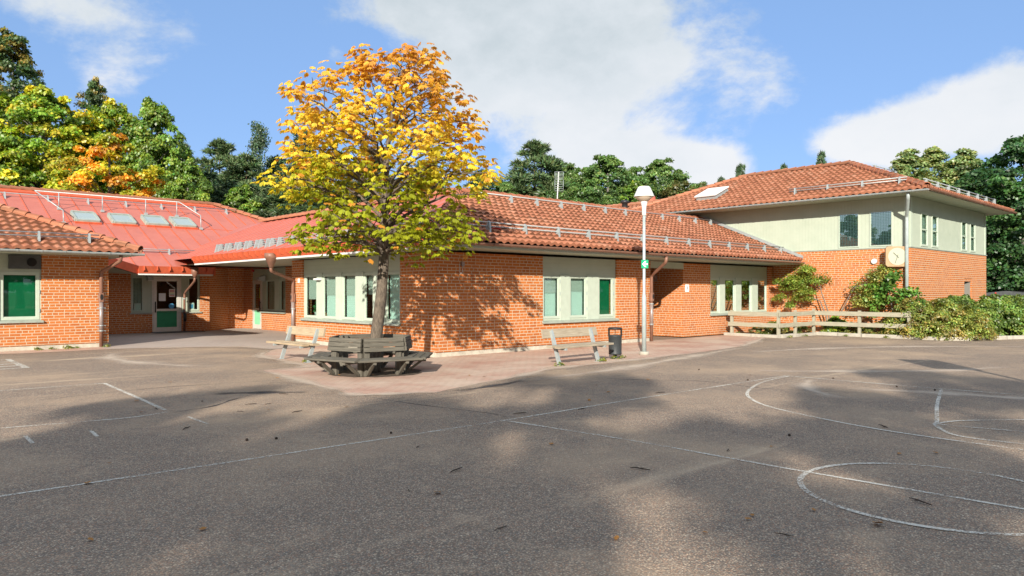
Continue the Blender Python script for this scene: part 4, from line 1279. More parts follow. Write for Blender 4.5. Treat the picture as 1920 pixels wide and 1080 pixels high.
# ---- two storey house
bD = thing('two_storey_school_house', 'two storey school house, brick below and pale green boards above', 'building', (31, 13, 0))
FDL = ('X', 27.8); FDF = ('Y', 9.34)
fwall(MB(), FDL, 9.643, 17.9, 0.0, 3.14, []).build('wall', M['brick'], bD)
fwall(MB(), FDF, 27.8, 36.9, 0.0, 3.14, [(33.85, 34.85, 0.0, 2.12)]).build('wall', M['brick'], bD)
MB().box(27.802, 28.09, 9.636, 9.66, 0.001, 3.139).build('wall', M['brick'], bD)
upw = [(11.1, 11.85, 3.22, 4.50), (9.94, 10.72, 3.22, 4.50)]
fwall(MB(), FDL, 9.37, 23.0, 3.17, 4.95, upw, d=-0.02, th=0.2).build('upper_wall', M['vsiding'], bD)
sw = [(28.88, 29.6, 3.23, 4.46), (30.02, 30.72, 3.23, 4.46), (33.5, 34.22, 3.23, 4.46), (34.66, 35.38, 3.23, 4.46)]
fwall(MB(), FDF, 28.023, 36.88, 3.17, 4.95, sw, d=-0.02, th=0.2).build('upper_wall', M['vsiding'], bD)
MB().box(27.822, 28.03, 9.362, 9.38, 3.171, 4.949).build('upper_wall', M['vsiding'], bD)
MB().box(27.77, 36.92, 9.31, 9.55, 3.138, 3.172).build('flashing', M['sill'], bD)
MB().box(27.77, 28.1, 9.55, 14.4, 3.138, 3.172).build('flashing', M['sill'], bD)
MB().box(36.6, 36.88, 9.66, 22, 0, 4.95).build('wall', M['brick'], bD)
MB().box(27.9, 36.6, 21.8, 22, 0, 4.95).build('wall', M['brick'], bD)
for w in upw: window(bD, FDL, *w, style='net', fw=0.03, d=0.005, glass='mirror')
for w in sw:
    wo = window(bD, FDF, *w, style='curtain', fw=0.06, d=0.005)
    fbox(MB(), FDF, w[0] + .06, w[1] - .06, 3.82, 3.86, -0.044, -0.008).build('glazing_bar', M['frame'], wo)
# corner boards, vertical joint
for (u, f_) in ((9.40, FDL),): fbox(MB(), f_, u, u + 0.14, 3.175, 4.94, -0.02, 0.004).build('corner_board', M['frame'], bD)
fbox(MB(), FDF, 27.83, 27.97, 3.175, 4.94, -0.02, 0.004).build('corner_board', M['frame'], bD)
fbox(MB(), FDF, 36.72, 36.86, 3.175, 4.94, -0.02, 0.004).build('corner_board', M['frame'], bD)
# side doorway, door standing ajar
MB().box(33.86, 34.84, 9.36, 9.75, 2.0, 2.115).build('door_head', M['brick'], bD)
dd = MB(); dd.prism([(34.83, 9.40, 0.02), (34.10, 9.72, 0.02), (34.10, 9.77, 0.02), (34.83, 9.45, 0.02)], (0, 0, 2.0)); dd.build('side_door', M['greydoor'], bD)
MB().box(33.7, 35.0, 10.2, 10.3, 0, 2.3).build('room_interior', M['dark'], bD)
# roof
zD = 5.06; XD = 26.85; YD = 8.5; WD = 4.35
upDL = (1 / NL, 0, SL / NL); VD = WD * NL
apex = (XD + WD, YD + WD, zD + WD * SL); apex2 = (XD + WD, 17.5, zD + WD * SL)
LD = 17.5 + WD - YD
roofD = tile_slope('roof', bD, (XD, YD, zD), (0, 1, 0), upDL, VD, lambda v: v / NL, lambda v: LD - v / NL, seed=6)
# hip end over the side wall: same rise over its own run
XR = 37.7
kx = XR - (XD + WD)
upDF = (0, 1 / NL, SL / NL)
tile_slope('roof', bD, (XD, YD, zD), (1, 0, 0), upDF, VD, lambda v: v / NL, lambda v: XR - XD - v / VD * kx, seed=7)
ridge_caps(roofD, (XD + .04, YD + .04, zD + 0.06), Vector(apex) + Vector((0, 0, .05)), r=0.135)
ridge_caps(roofD, Vector(apex) + Vector((0, 0, .05)), Vector(apex2) + Vector((0, 0, .05)), r=0.13)
ridge_caps(roofD, (XD + .04, 17.5 + WD - .04, zD + 0.06), Vector(apex2) + Vector((0, 0, .05)), r=0.125)
MB().add([(XR, YD, zD - .03), (XR, 22, zD - .03), apex2, apex], [(0, 1, 2, 3)]).build('roof_deck', M['tile'], bD)
MB().add([(XR, 22, zD - .03), (XD, 22, zD - .03), apex2], [(0, 1, 2)]).build('roof_deck', M['tile'], bD)
MB().add([(XD + .02, YD + .02, zD - .05), (XD + .02, 17.5 + WD, zD - .05), (apex2[0], apex2[1], apex2[2] - .1), (apex[0], apex[1], apex[2] - .1)], [(0, 1, 2, 3)]).build('roof_deck', M['ceiling'], bD)
MB().add([(XD + .02, YD + .02, zD - .05), (XR, YD + .02, zD - .05), (apex[0], apex[1], apex[2] - .1)], [(0, 1, 2)]).build('roof_deck', M['ceiling'], bD)
# lower ridge running on behind
tile_slope('roof', bD, (XD, 20.0, zD), (0, 1, 0), (1 / math.hypot(1, .37), 0, .37 / math.hypot(1, .37)), 1.95 * math.hypot(1, .37), lambda v: 0.0, lambda v: 14.0, seed=8)
ridge_caps(roofD, (XD + 1.95, 34, zD + 0.76), (XD + 1.95, 20.1, zD + 0.76), r=0.13)
MB().add([(XD + 1.95, 20, zD + .68), (XD + 1.95, 34, zD + .68), (XD + 4.5, 34, zD - .3), (XD + 4.5, 20, zD - .3)], [(0, 1, 2, 3)]).build('roof_deck', M['tile'], bD)
MB().add([(XD, YD, 4.955), (XR, YD, 4.955), (XR, 9.6, 4.955), (28.0, 9.6, 4.955), (28.0, 34, 4.955), (XD, 34, 4.955)], [(0, 1, 2, 3, 4, 5)]).build('soffit', M['soffit'], bD)
gutter(bD, (XD - .005, 34, zD - .03), (XD - .005, YD - .06, zD - .05), (-1, 0, 0), m='galv', hooks=0.7)
gutter(bD, (XD - .06, YD - .005, zD - .03), (XR, YD - .005, zD - .05), (0, -1, 0), m='brown', hooks=0.7)
MB().box(XD + .01, XD + .04, YD + .01, 34, 4.96, 5.02).build('fascia', M['frame'], bD)
MB().box(XD + .05, XR, YD + .01, YD + .04, 4.96, 5.02).build('fascia', M['frame'], bD)
nDL = Vector((-SL, 0, 1)).normalized(); nDF = Vector((0, -SL, 1)).normalized()
snow_guard(roofD, (XD + .75, 13.4, zD + .75 * SL + .03), (XD + .75, 9.6, zD + .75 * SL + .03), 4, nDL, rails=(0.10, 0.19))
snow_guard(roofD, (28.2, YD + .55, zD + .55 * SL + .03), (36.6, YD + .55, zD + .55 * SL + .03), 8, nDF, rails=(0.12, 0.22))
snow_guard(roofD, (29.9, YD + 2.9, zD + 2.9 * SL + .03), (32.0, YD + 2.9, zD + 2.9 * SL + .03), 3, nDF, rails=(0.12, 0.2))
downpipe(bD, [(26.92, 9.12, 4.98), (26.92, 9.12, 4.80), (27.68, 9.42, 4.22), (27.68, 9.42, 0.02)], r=0.06, m='lampsteel', facing=(-1, 0, 0))
# roof hatch, vent pipe and cowl
hb = MB(); c = Vector((28.45, 17.6, zD + (28.45 - XD) * SL)); u_ = Vector(upDL); a_ = Vector((0, 1, 0))
hb.bar(c - u_ * 0.55 + nDL * 0.10, c + u_ * 0.55 + nDL * 0.10, 0.95, 0.22, up=nDL, bev=0.03)
hbo = hb.build('roof_hatch', M['galv'], roofD)
MB().bar(c - u_ * 0.60 + nDL * 0.235, c + u_ * 0.60 + nDL * 0.235, 1.05, 0.05, up=nDL).build('hatch_lid', M['white'], hbo)
vb = MB(); vb.lathe((28.0, 22.1, 5.35), [(0.28, 0.02), (0.17, 0.12), (0.14, 0.2), (0.14, 0.45), (0.21, 0.47), (0.21, 0.56), (0.1, 0.62)], 14)
vb.build('vent_pipe', M['black'], roofD)
cw = MB(); cw.lathe((30.4, 22.5, 5.2), [(0.46, 0.0), (0.46, 0.45), (0.34, 1.18), (0.33, 1.2)], 20); cw.build('roof_cowl', M['cowl'] if 'cowl' in M else mat('cowl_red', base=(0.52, 0.12, 0.075), rough=0.6), roofD)
# sloping flashing where the tiled wing meets the boarded wall
fl = MB(); fl.prism([(27.74, eC - .05, 2.86), (27.74, 17.6, 4.72), (27.74, 17.6, 4.84), (27.74, eC - .05, 2.98)], (0.05, 0, 0)); fl.build('flashing', M['galv'], bD)
MB().box(27.72, 27.775, 17.9, 21, 4.55, 4.90).build('red_fascia', M['redtrim'], bD)

# ------------------------------------------------------------------ yard furniture
def plank_bench(name, label, loc, rz, wood, length=1.75, tilt=0.0, seat_shift=0.0):
    """low park bench, local x along the seat, local -y is where the sitter looks"""
    MB.local = True
    t = thing(name, label, 'bench', loc, rz, 'park benches by the brick wall')
    h = length / 2
    for i, y in enumerate((-0.20, -0.02)):
        s = MB(); s.bar((-h + seat_shift * (1 - i), y, 0.40 + 0.012 * i), (h + seat_shift * (1 - i), y, 0.40 + 0.012 * i), 0.165, 0.045, bev=0.006)
        s.build('seat_plank', wood, t, uvlong=True)
    b = MB(); b.bar((-h, 0.19, 0.675), (h, 0.19, 0.675), 0.045, 0.20, up=(0, 0.22, 1), bev=0.006); b.build('backrest', wood, t, uvlong=True)
    for x in (-length * 0.36, length * 0.36):
        g = MB()
        # one bent steel leg: foot, seat bearer and back post in a single frame
        g.bar((x, -0.09, 0.0), (x, 0.165, 0.74), 0.055, 0.075, up=(0, 1, 0))
        g.bar((x, -0.29, 0.355), (x, 0.05, 0.372), 0.05, 0.045)
        g.box(x - 0.05, x + 0.05, -0.17, -0.01, -0.01, 0.012)
        g.build('leg', M['galv'], t)
    MB.local = False
    return t


plank_bench('park_bench', 'bleached park bench between the three window front and the litter bin', (12.2, 10.98, 0), 0.02, M['greywood'], 1.82, seat_shift=0.06)
plank_bench('park_bench', 'warm brown park bench with a splintered seat beside the tree seat', (7.95, 15.75, 0), math.radians(-88), M['palewood'], 1.70, seat_shift=-0.14)

# hexagonal tree seat of six dark benches
cen = Vector((7.86, 12.50, 0)); RS = 0.83; ri = RS * math.cos(math.pi / 6); hl = RS / 2; t30 = math.tan(math.pi / 6)
MB.local = True
ts = thing('tree_seat', 'weathered dark six sided seat with backrests built round the autumn tree', 'bench', tuple(cen), math.radians(-13))
for q in range(6):
    R4 = Matrix.Rotation(math.pi / 3 * q, 3, 'Z')

    def r(x, y, z): return tuple(R4 @ Vector((x, y, z)))
    upv = R4 @ Vector((0, 1, 0))
    for i, z in enumerate((0.505, 0.592, 0.678)):
        b = MB(); b.bar(r(-hl + 0.015 + 0.005 * ((i + q) % 3), -ri - 0.012 * (2 - i), z), r(hl - 0.02 - 0.004 * i, -ri - 0.012 * (2 - i), z), 0.032, 0.080, up=R4 @ Vector((0, 0.12, 1)), bev=0.004)
        b.build('back_plank', M['oldwood'], ts, uvlong=True)
    for i, y in enumerate((0.10, 0.235, 0.37)):
        w = (ri + y) * t30 - 0.012
        b = MB(); b.bar(r(-w, -ri - y, 0.335 - 0.003 * i), r(w - 0.004 * (q % 3), -ri - y, 0.335 - 0.003 * i), 0.125, 0.04, bev=0.005)
        b.build('seat_plank', M['oldwood'], ts, uvlong=True)
    for x in (-hl + 0.10, hl - 0.10):
        p = MB(); p.bar(r(x, -ri + 0.065, -0.02), r(x, -ri + 0.062, 0.705), 0.10, 0.085, up=upv, bev=0.006)
        p.build('post', M['oldwood'], ts, uvlong=True)
        p = MB(); p.bar(r(x, -ri + 0.10, 0.285), r(x, -ri - 0.40, 0.285), 0.06, 0.06); p.bar(r(x, -ri + 0.0, 0.03), r(x, -ri - 0.30, 0.255), 0.045, 0.055, up=R4 @ Vector((1, 0, 0)))
        p.build('bracket', M['oldwood'], ts, uvlong=True)
MB.local = False
# trampled soil round the trunk
mb = MB(); rng = random.Random(3)
P = [(cen.x + 0.04 + (0.86 + rng.uniform(-.1, .1)) * math.cos(a), cen.y - .08 + (0.86 + rng.uniform(-.1, .1)) * math.sin(a), 0.009) for a in [2 * math.pi * i / 30 for i in range(30)]]
mb.add(P, [tuple(range(30))]); structure('tree_pit_soil', 'trampled brown soil round the autumn tree trunk', mb, M['soil'])

# litter bin
t = thing('litter_bin', 'speckled black litter bin with a rain lid beside the bleached bench', 'litter bin', (13.72, 11.12, 0))
mb = MB(); mb.lathe((13.72, 11.12, 0.10), [(0.02, 0.0), (0.145, 0.0), (0.155, 0.02), (0.152, 0.03), (0.158, 0.42), (0.168, 0.43), (0.168, 0.455), (0.150, 0.455), (0.145, 0.10), (0.01, 0.09)], 28); mb.build('bin_body', M['speck'], t)
mb = MB(); mb.lathe((13.72, 11.12, 0.0), [(0.13, 0.0), (0.13, 0.02), (0.045, 0.03), (0.045, 0.10)], 20); mb.build('foot', M['darkgrey'], t)
mb = MB(); mb.lathe((13.72, 11.12, 0.69), [(0.155, 0.0), (0.17, 0.01), (0.17, 0.03), (0.14, 0.05), (0.0, 0.055)], 28)
lid = mb.build('lid', M['black'], t)
mb = MB()
for a in (-0.9, 2.24): mb.bar((13.72 + .145 * math.cos(a), 11.12 + .145 * math.sin(a), 0.53), (13.72 + .145 * math.cos(a), 11.12 + .145 * math.sin(a), 0.70), 0.03, 0.03, up=(1, 0, 0))
mb.tube([(13.72, 11.12, 0.30), (13.72, 11.12, 0.69)], 0.008, 6)
mb.build('lid_bracket', M['black'], t)

# street lamp with escape sign
LX, LY = 15.05, 11.27
t = thing('street_lamp', 'grey steel lamp post with a white bell shade on a concrete foot', 'street lamp', (LX, LY, 0))
mb = MB(); mb.lathe((LX, LY, 0), [(0.125, -0.02), (0.125, 0.075), (0.115, 0.085), (0.06, 0.085)], 20); mb.build('concrete_foot', M['kerb'], t)
mb = MB(); mb.lathe((LX, LY, 0), [(0.058, 0.08), (0.057, 1.42), (0.054, 1.45), (0.040, 1.52), (0.037, 1.56), (0.036, 3.55)], 16); mb.build('pole', M['lampsteel'], t)
mb = MB(); mb.lathe((LX, LY, 3.5), [(0.045, 0.0), (0.05, 0.02), (0.055, 0.2), (0.085, 0.33), (0.085, 0.35)], 16); mb.build('neck', M['white'], t)
mb = MB(); mb.lathe((LX, LY, 3.86), [(0.07, -0.01), (0.10, 0.0), (0.245, 0.115), (0.245, 0.12)], 28); mb.build('diffuser', mat('lamp_diffuser', base=(0.50, 0.40, 0.30), rough=0.2), t)
mb = MB(); mb.lathe((LX, LY, 3.98), [(0.235, -0.01), (0.255, -0.008), (0.256, 0.004), (0.15, 0.235), (0.125, 0.25), (0.0, 0.255)], 32); mb.build('lamp_shade', M['white'], t)
# emergency sign on the pole: faces the yard
sg = thing('escape_sign', 'small green escape route sign with a white arrow on the lamp post', 'sign', (LX, LY, 2.28), math.radians(-43 + 4))
MB.local = True
mb = MB(); mb.box(-0.085, 0.095, -0.056, -0.050, -0.105, 0.105); mb.build('sign_plate', M['signgreen'], sg)
mb = MB()
ar = [(-0.064, 0), (0.002, 0.072), (0.042, 0.072), (-0.004, 0.022), (0.072, 0.022), (0.072, -0.022), (-0.004, -0.022), (0.042, -0.072), (0.002, -0.072)]
mb.prism([(x + 0.002, -0.0561, z) for x, z in ar], (0, -0.002, 0))
mb.build('arrow', M['signwhite'], sg)
mb = MB(); mb.box(-0.04, 0.04, -0.0498, -0.03, -0.03, 0.03); mb.tube([(0, 0, -0.02), (0, 0, 0.02)], 0.046, 14); mb.build('clamp', M['galv'], sg)
MB.local = False

# number plate on the wall
t = thing('number_plate', 'small white plate with a black 8 on the brick corner by the recess', 'sign', (21.72, 14.44, 1.70))
MB().box(21.62, 21.82, 14.428, 14.447, 1.58, 1.83).build('plate', M['signwhite'], t)


def text_mesh(body, size, name, m, parent, loc, rot):
    c = bpy.data.curves.new('lettering', 'FONT'); c.body = body; c.size = size; c.align_x = 'CENTER'; c.align_y = 'CENTER'; c.extrude = 0.001
    o = bpy.data.objects.new('lettering', c); COL.objects.link(o)
    dg = bpy.context.evaluated_depsgraph_get(); me = bpy.data.meshes.new_from_object(o.evaluated_get(dg))
    bpy.data.objects.remove(o)
    me.materials.clear(); me.materials.append(m)
    o = bpy.data.objects.new(name, me); COL.objects.link(o); o.parent = parent; o.location = loc; o.rotation_euler = rot
    return o


text_mesh('8', 0.16, 'digit', M['black'], t, (0, -0.0145, 0.005), (math.radians(90), 0, 0))
mb = MB(); fbox(mb, FCL, 21.18, 21.27, 1.86, 1.99, 0.003, 0.02); o = mb.build('small_sign', M['signwhite'])
tag(o, 'tiny white plate on the brick pier beside the funnel downpipe', 'sign')

# wall clock, on a bracket at an angle to the wall
CL = Vector((27.55, 9.72, 2.82))
t = thing('wall_clock', 'square amber wall clock with a round cream dial under the boarded storey', 'clock', tuple(CL), math.radians(-52))
MB.local = True
s_ = 0.355; k_ = 0.06
oct_ = [(-s_ + k_, -s_), (s_ - k_, -s_), (s_, -s_ + k_), (s_, s_ - k_), (s_ - k_, s_), (-s_ + k_, s_), (-s_, s_ - k_), (-s_, -s_ + k_)]
mb = MB(); mb.prism([(x, -0.04, z) for x, z in oct_], (0, 0.09, 0)); mb.build('clock_case', M['clockcase'], t)
mb = MB(); mb.prism([(0.02 + 0.305 * math.cos(a), -0.041, 0.305 * math.sin(a)) for a in [2 * math.pi * j / 40 for j in range(40)]], (0, -0.012, 0)); mb.build('dial', M['dial'], t)
mb = MB()
for i in range(12):
    a = math.radians(30 * i); c, s = math.sin(a), math.cos(a)
    mb.bar((0.02 + c * 0.25, -0.054, s * 0.25), (0.02 + c * 0.285, -0.054, s * 0.285), 0.014, 0.002, up=(0, 1, 0))
mb.build('hour_marks', mat('clock_marks', base=(0.42, 0.42, 0.32), rough=0.6), t)
hand = mat('clock_hand', base=(0.10, 0.11, 0.08), rough=0.5)
a = math.radians(-44); mb = MB(); mb.bar((0.02 - math.sin(a) * 0.06, -0.058, -math.cos(a) * 0.06), (0.02 + math.sin(a) * 0.19, -0.058, math.cos(a) * 0.19), 0.028, 0.003, up=(0, 1, 0)); mb.build('hour_hand', hand, t)
a = math.radians(198); mb = MB(); mb.bar((0.02 - math.sin(a) * 0.07, -0.063, -math.cos(a) * 0.07), (0.02 + math.sin(a) * 0.25, -0.063, math.cos(a) * 0.25), 0.017, 0.003, up=(0, 1, 0)); mb.build('minute_hand', hand, t)
mb = MB(); mb.bar((0.0, 0.05, 0.1), (0.10, 0.26, 0.1), 0.03, 0.03); mb.bar((0.0, 0.05, -0.1), (0.10, 0.26, -0.1), 0.03, 0.03); mb.build('bracket', M['galv'], t)
MB.local = False
mb = MB(); mb.tube([(27.795, 10.55, 2.68), (27.72, 10.55, 2.68)], [0.11, 0.085], 16); o = mb.build('alarm_bell', M['white'])
tag(o, 'round white alarm bell on the bricks beside the wall clock', 'alarm bell')

# roof aerial
AX_, AY_ = 19.1, 18.15
t = thing('roof_aerial', 'thin white aerial mast with two grid reflectors behind the tiled ridge', 'antenna', (AX_, AY_, 4.4))
MB().tube([(AX_, AY_, 4.4), (AX_ + .06, AY_ - .05, 5.86)], 0.02, 8).build('mast', M['white'], t)
rx = Vector((0.73, -0.68, 0))
for (za, zb, w) in ((5.62, 5.86, .15), (5.18, 5.58, .15)):
    mb = MB(); c = Vector((AX_ + .05, AY_ - .08, 0))
    for s in (-1, 1): mb.tube([c + rx * w * s + Vector((0, 0, za)), c + rx * w * s + Vector((0, 0, zb))], 0.008, 5)
    n = 6
    for i in range(n): 
        z = za + (zb - za) * i / (n - 1); mb.tube([c - rx * w + Vector((0, 0, z)), c + rx * w + Vector((0, 0, z))], 0.008, 5)
    mb.build('reflector_grid', M['galv'], t)

# timber fence
def rail_fence():
    t = thing('wooden_fence', 'low pale timber rail fence round the planting bed', 'fence', (23.9, 14.1, 0))
    posts = [(23.98, 14.05), (23.96, 12.26), (25.15, 12.24), (26.60, 12.24), (26.60, 10.6), (26.60, 8.98)]
    rng = random.Random(8)
    for (x, y) in posts:
        mb = MB(); mb.bar((x, y, -0.05), (x, y, 0.93 + rng.uniform(-.015, .02)), 0.105, 0.095, up=(0, 1, 0), bev=0.008); mb.build('post', M['fencewood'], t, uvlong=True)
    P = [Vector((*p, 0)) for p in posts]
    for (a, b, o) in ((0, 1, (-.072, 0)), (1, 3, (0, -.072)), (3, 5, (-.072, 0))):
        for z, h in ((0.80, 0.155), (0.42, 0.145)):
            A = P[a] + Vector((o[0], o[1], z)); B = P[b] + Vector((o[0], o[1], z)); d = (B - A).normalized()
            mb = MB(); mb.bar(A - d * 0.10, B + d * (0.10 if b == 5 else -0.02), 0.045, h, bev=0.006); mb.build('rail', M['fencewood'], t, uvlong=True)
    return t


rail_fence()

# basketball stand standing beside the yard; its shadow falls on the asphalt
t = thing('basketball_stand', 'basketball stand with a white backboard casting its shadow on the yard', 'basketball hoop', (12.03, 0.46, 0))
bx, by = 12.03, 0.46
MB().tube([(bx, by, 0), (bx, by, 3.42)], 0.055, 10).build('pole', M['galv'], t)
MB().bar((bx + .05, by - 0.12, 2.95), (bx - 0.27, by + 0.68, 2.95), 0.03, 0.86).build('backboard', M['white'], t)
mb = MB(); cc = Vector((bx - .33, by + .16, 2.72)); mb.tube([cc + Vector((.22 * math.cos(a), .22 * math.sin(a), 0)) for a in [2 * math.pi * j / 20 for j in range(21)]], 0.01, 6); mb.build('hoop', M['redtrim'], t)

# far red shed and marker post beyond the hedge
t = thing('red_shed', 'low red shed with a dark roof beyond the hedge', 'shed', (52, 11, 0))
mb = MB(); mb.box(49.5, 56, 9.5, 13.5, 0, 1.35); mb.build('wall', M['barn'], t)
mb = MB(); mb.prism([(49.2, 9.2, 1.35), (49.2, 13.8, 1.35), (49.2, 11.5, 1.62)], (7, 0, 0)); mb.build('roof', M['darkgrey'], t)
t = thing('marker_post', 'thin white marker post with a red top behind the hedge', 'post', (40, 9.75, 0))
MB().tube([(40, 9.75, 0), (40, 9.75, 1.35)], 0.035, 8).build('pole', M['white'], t)
MB().lathe((40, 9.75, 1.3), [(0.04, 0), (0.06, 0.08), (0.045, 0.2), (0.02, 0.25)], 10).build('red_cap', M['red'], t)

# window plant
# ------------------------------------------------------------------ foliage
def norm(a): return a / np.maximum(np.linalg.norm(a, axis=-1, keepdims=True), 1e-9)


def leaf_mesh(name, C, A, N, L, W, col, m, fold=0.12, wide=0.5):
    """one four-cornered leaf per row: C base, A direction, N face normal, L length, W width, col colour"""
    n = len(C); A = norm(A); S = norm(np.cross(A, N)); N = np.cross(S, A)
    L = np.broadcast_to(np.asarray(L, float), (n,))[:, None]; W = np.broadcast_to(np.asarray(W, float), (n,))[:, None]
    v = np.stack([C, C + A * L * wide + S * W / 2 + N * W * fold, C + A * L, C + A * L * wide - S * W / 2 + N * W * fold], 1).reshape(-1, 3)
    me = bpy.data.meshes.new(name)
    fast_mesh(me, v, np.arange(4 * n).reshape(n, 4))
    ca = me.attributes.new('Col', 'FLOAT_COLOR', 'POINT')
    c4 = np.concatenate([np.repeat(col, 4, axis=0), np.ones((4 * n, 1))], 1).astype(np.float32)
    ca.data.foreach_set('color', c4.reshape(-1))
    me.materials.append(m)
    return me


def rand_dir(rng, n):
    return norm(rng.randn(n, 3))


def colours(rng, n, base, jit=0.25, alt=None, pr=0.0):
    c = np.repeat(np.array(base, float)[None], n, 0)
    if alt is not None:
        k = rng.rand(n) < pr; c[k] = np.array(alt)
    c *= 1.5 * (1 + jit * rng.randn(n, 1)).clip(0.45, 1.7)
    c[:, 0] *= (1 + 0.18 * rng.randn(n)).clip(.5, 1.6)
    return c.clip(0.002, 0.95)


def crown_points(rng, prof, h0, h1, ncl, asym=0.18, shell=0.55, peaks=1.0):
    """clump centres in a crown of radius prof(t) between heights h0 and h1"""
    ts = np.linspace(0, 1, 60); rr = np.interp(ts, [p[0] for p in prof], [p[1] for p in prof])
    w = (rr + 0.25) ** 1.0; t = rng.choice(ts, ncl, p=w / w.sum()) + rng.uniform(-.01, .01, ncl)
    ang = rng.uniform(0, 2 * math.pi, ncl)
    R = np.interp(t, [p[0] for p in prof], [p[1] for p in prof])
    ph = rng.uniform(0, 6.28, 3)
    lob = 1 + asym * (0.8 * np.sin(2 * ang + ph[0] + 2.2 * t) + 0.7 * np.sin(3 * ang + ph[1] - 7 * t) + 0.5 * np.sin(5 * ang + 11 * t + ph[2]))
    rad = R * lob * np.sqrt(rng.uniform(shell ** 2, 1.0, ncl)) * rng.uniform(.86, 1.06, ncl)
    # several tops of unequal height instead of one smooth dome
    f = (rad / max(R.max(), 1e-6)).clip(0, 1.2)
    sag = 0.5 + 0.5 * np.sin(3 * ang + ph[0] * 2) * np.sin(2 * ang + ph[1])
    t = t * (1 - 0.24 * peaks * sag * np.minimum(1, 1.6 * f))
    k_ = max(3, ncl // 22)                                        # a few clumps climb to the very top
    t[:k_] = np.linspace(.86, 1.0, k_); rad[:k_] = R.max() * .16 * rng.rand(k_) * (1.15 - t[:k_]) / .15
    return np.stack([rad * np.cos(ang), rad * np.sin(ang), h0 + t * (h1 - h0)], 1)


def limbs(trunk_h, r0, cl, rng, n=26, lean=(0, 0), start=0.25, mb=None, top=1.0, r1=0.25):
    mb = mb or MB()
    k = 8
    tp = [Vector((lean[0] * (i / k) ** 1.3 + rng.uniform(-.03, .03) * r0 * 4 * (i > 0), lean[1] * (i / k) ** 1.3, trunk_h * i / k)) for i in range(k + 1)]
    mb.tube(tp, [r0 * (1.35 if i == 0 else 1.0 - (1 - r1) * i / k) for i in range(k + 1)], 9)
    idx = rng.choice(len(cl), min(n, len(cl)), replace=False)
    for i in idx:
        c = Vector(cl[i]); hr = math.hypot(c.x, c.y)
        z0 = max(trunk_h * start, min(trunk_h * 0.97, c.z - hr * rng.uniform(0.35, 0.9)))
        f = z0 / trunk_h * k; j = min(k - 1, int(f)); p = tp[j].lerp(tp[j + 1], f - j)
        rr = max(0.012, r0 * (1.0 - (1 - r1) * z0 / trunk_h) * 0.42)
        mid = p.lerp(c, 0.5) + Vector((rng.uniform(-.12, .12) * hr, rng.uniform(-.12, .12) * hr, hr * 0.10))
        mb.tube([p, p.lerp(mid, .5) + Vector((0, 0, hr * .03)), mid, c], [rr, rr * .8, rr * .6, rr * .22], 6, caps=False)
    return mb


def clump_leaves(rng, cl, per, rc, flat=0.6, up=0.5, out=0.45, L=0.24, W=0.17, col=(0.06, 0.10, 0.02), jit=0.22, clj=0.22, colfn=None, droop=0.2, taper=0.5):
    n = len(cl)
    d = rand_dir(rng, n * per); d[:, 2] = np.abs(d[:, 2]) * 1.0 - 0.35 * rng.rand(n * per)
    hh = (cl[:, 2] - cl[:, 2].min()) / max(1e-6, np.ptp(cl[:, 2]))
    rcs = np.repeat(rc * rng.uniform(.6, 1.3, n) * (1 - taper * hh ** 3), per)[:, None]
    off = d * rcs * (rng.rand(n * per, 1) ** 0.45); off[:, 2] *= flat
    C = np.repeat(cl, per, 0) + off
    outward = norm(np.repeat(cl * np.array([1, 1, 0.0]), per, 0) + 1e-3)
    N = norm(off / rc * out + np.array([0, 0, up]) + outward * 0.2 + rand_dir(rng, n * per) * 0.55)
    A = norm(np.cross(N, rand_dir(rng, n * per))); A[:, 2] -= droop; A = norm(A)
    c = colours(rng, n * per, col, jit) if colfn is None else colfn(np.repeat(cl, per, 0) + off, rng, np.repeat(np.arange(n), per))
    c *= np.repeat((1 + clj * rng.randn(n)).clip(.55, 1.6), per)[:, None]
    Ls = L * rng.uniform(.7, 1.25, n * per); Ws = W * rng.uniform(.7, 1.25, n * per)
    return C, A, N, Ls, Ws, c


def make_tree(name, label, loc, crown_me, trunk_me, scale=1.0, rz=0.0, group=None, cat='tree', sz=None):
    t = thing(name, label, cat, loc, rz, group)
    t.scale = (scale, scale, sz or scale)
    a = bpy.data.objects.new('trunk', trunk_me); COL.objects.link(a); a.parent = t
    b = bpy.data.objects.new('crown', crown_me); COL.objects.link(b); b.parent = t
    return t


def mb_mesh(mb, name, m):
    MB.local = True; o = mb.build(name, m, None, uv=False); MB.local = False
    me = o.data; bpy.data.objects.remove(o); return me


def broadleaf(seed, H, prof, h0, ncl, per, rc, L, W, colfn=None, col=(.05, .1, .02), r0=0.22, asym=.18, bark='bark2', nl=26, flat=.82, droop=.25, trunk_top=.9, shell=.55, peaks=.45):
    rng = np.random.RandomState(seed)
    cl = crown_points(rng, prof, h0, H, ncl, asym, shell, peaks)
    C, A, N, Ls, Ws, c = clump_leaves(rng, cl, per, rc, flat=flat, L=L, W=W, col=col, colfn=colfn, droop=droop)
    me = leaf_mesh('crown', C, A, N, Ls, Ws, c, M['leaf'])
    tm = mb_mesh(limbs(H * trunk_top, r0, cl, np.random.RandomState(seed + 1), nl), 'trunk', M[bark])
    return me, tm


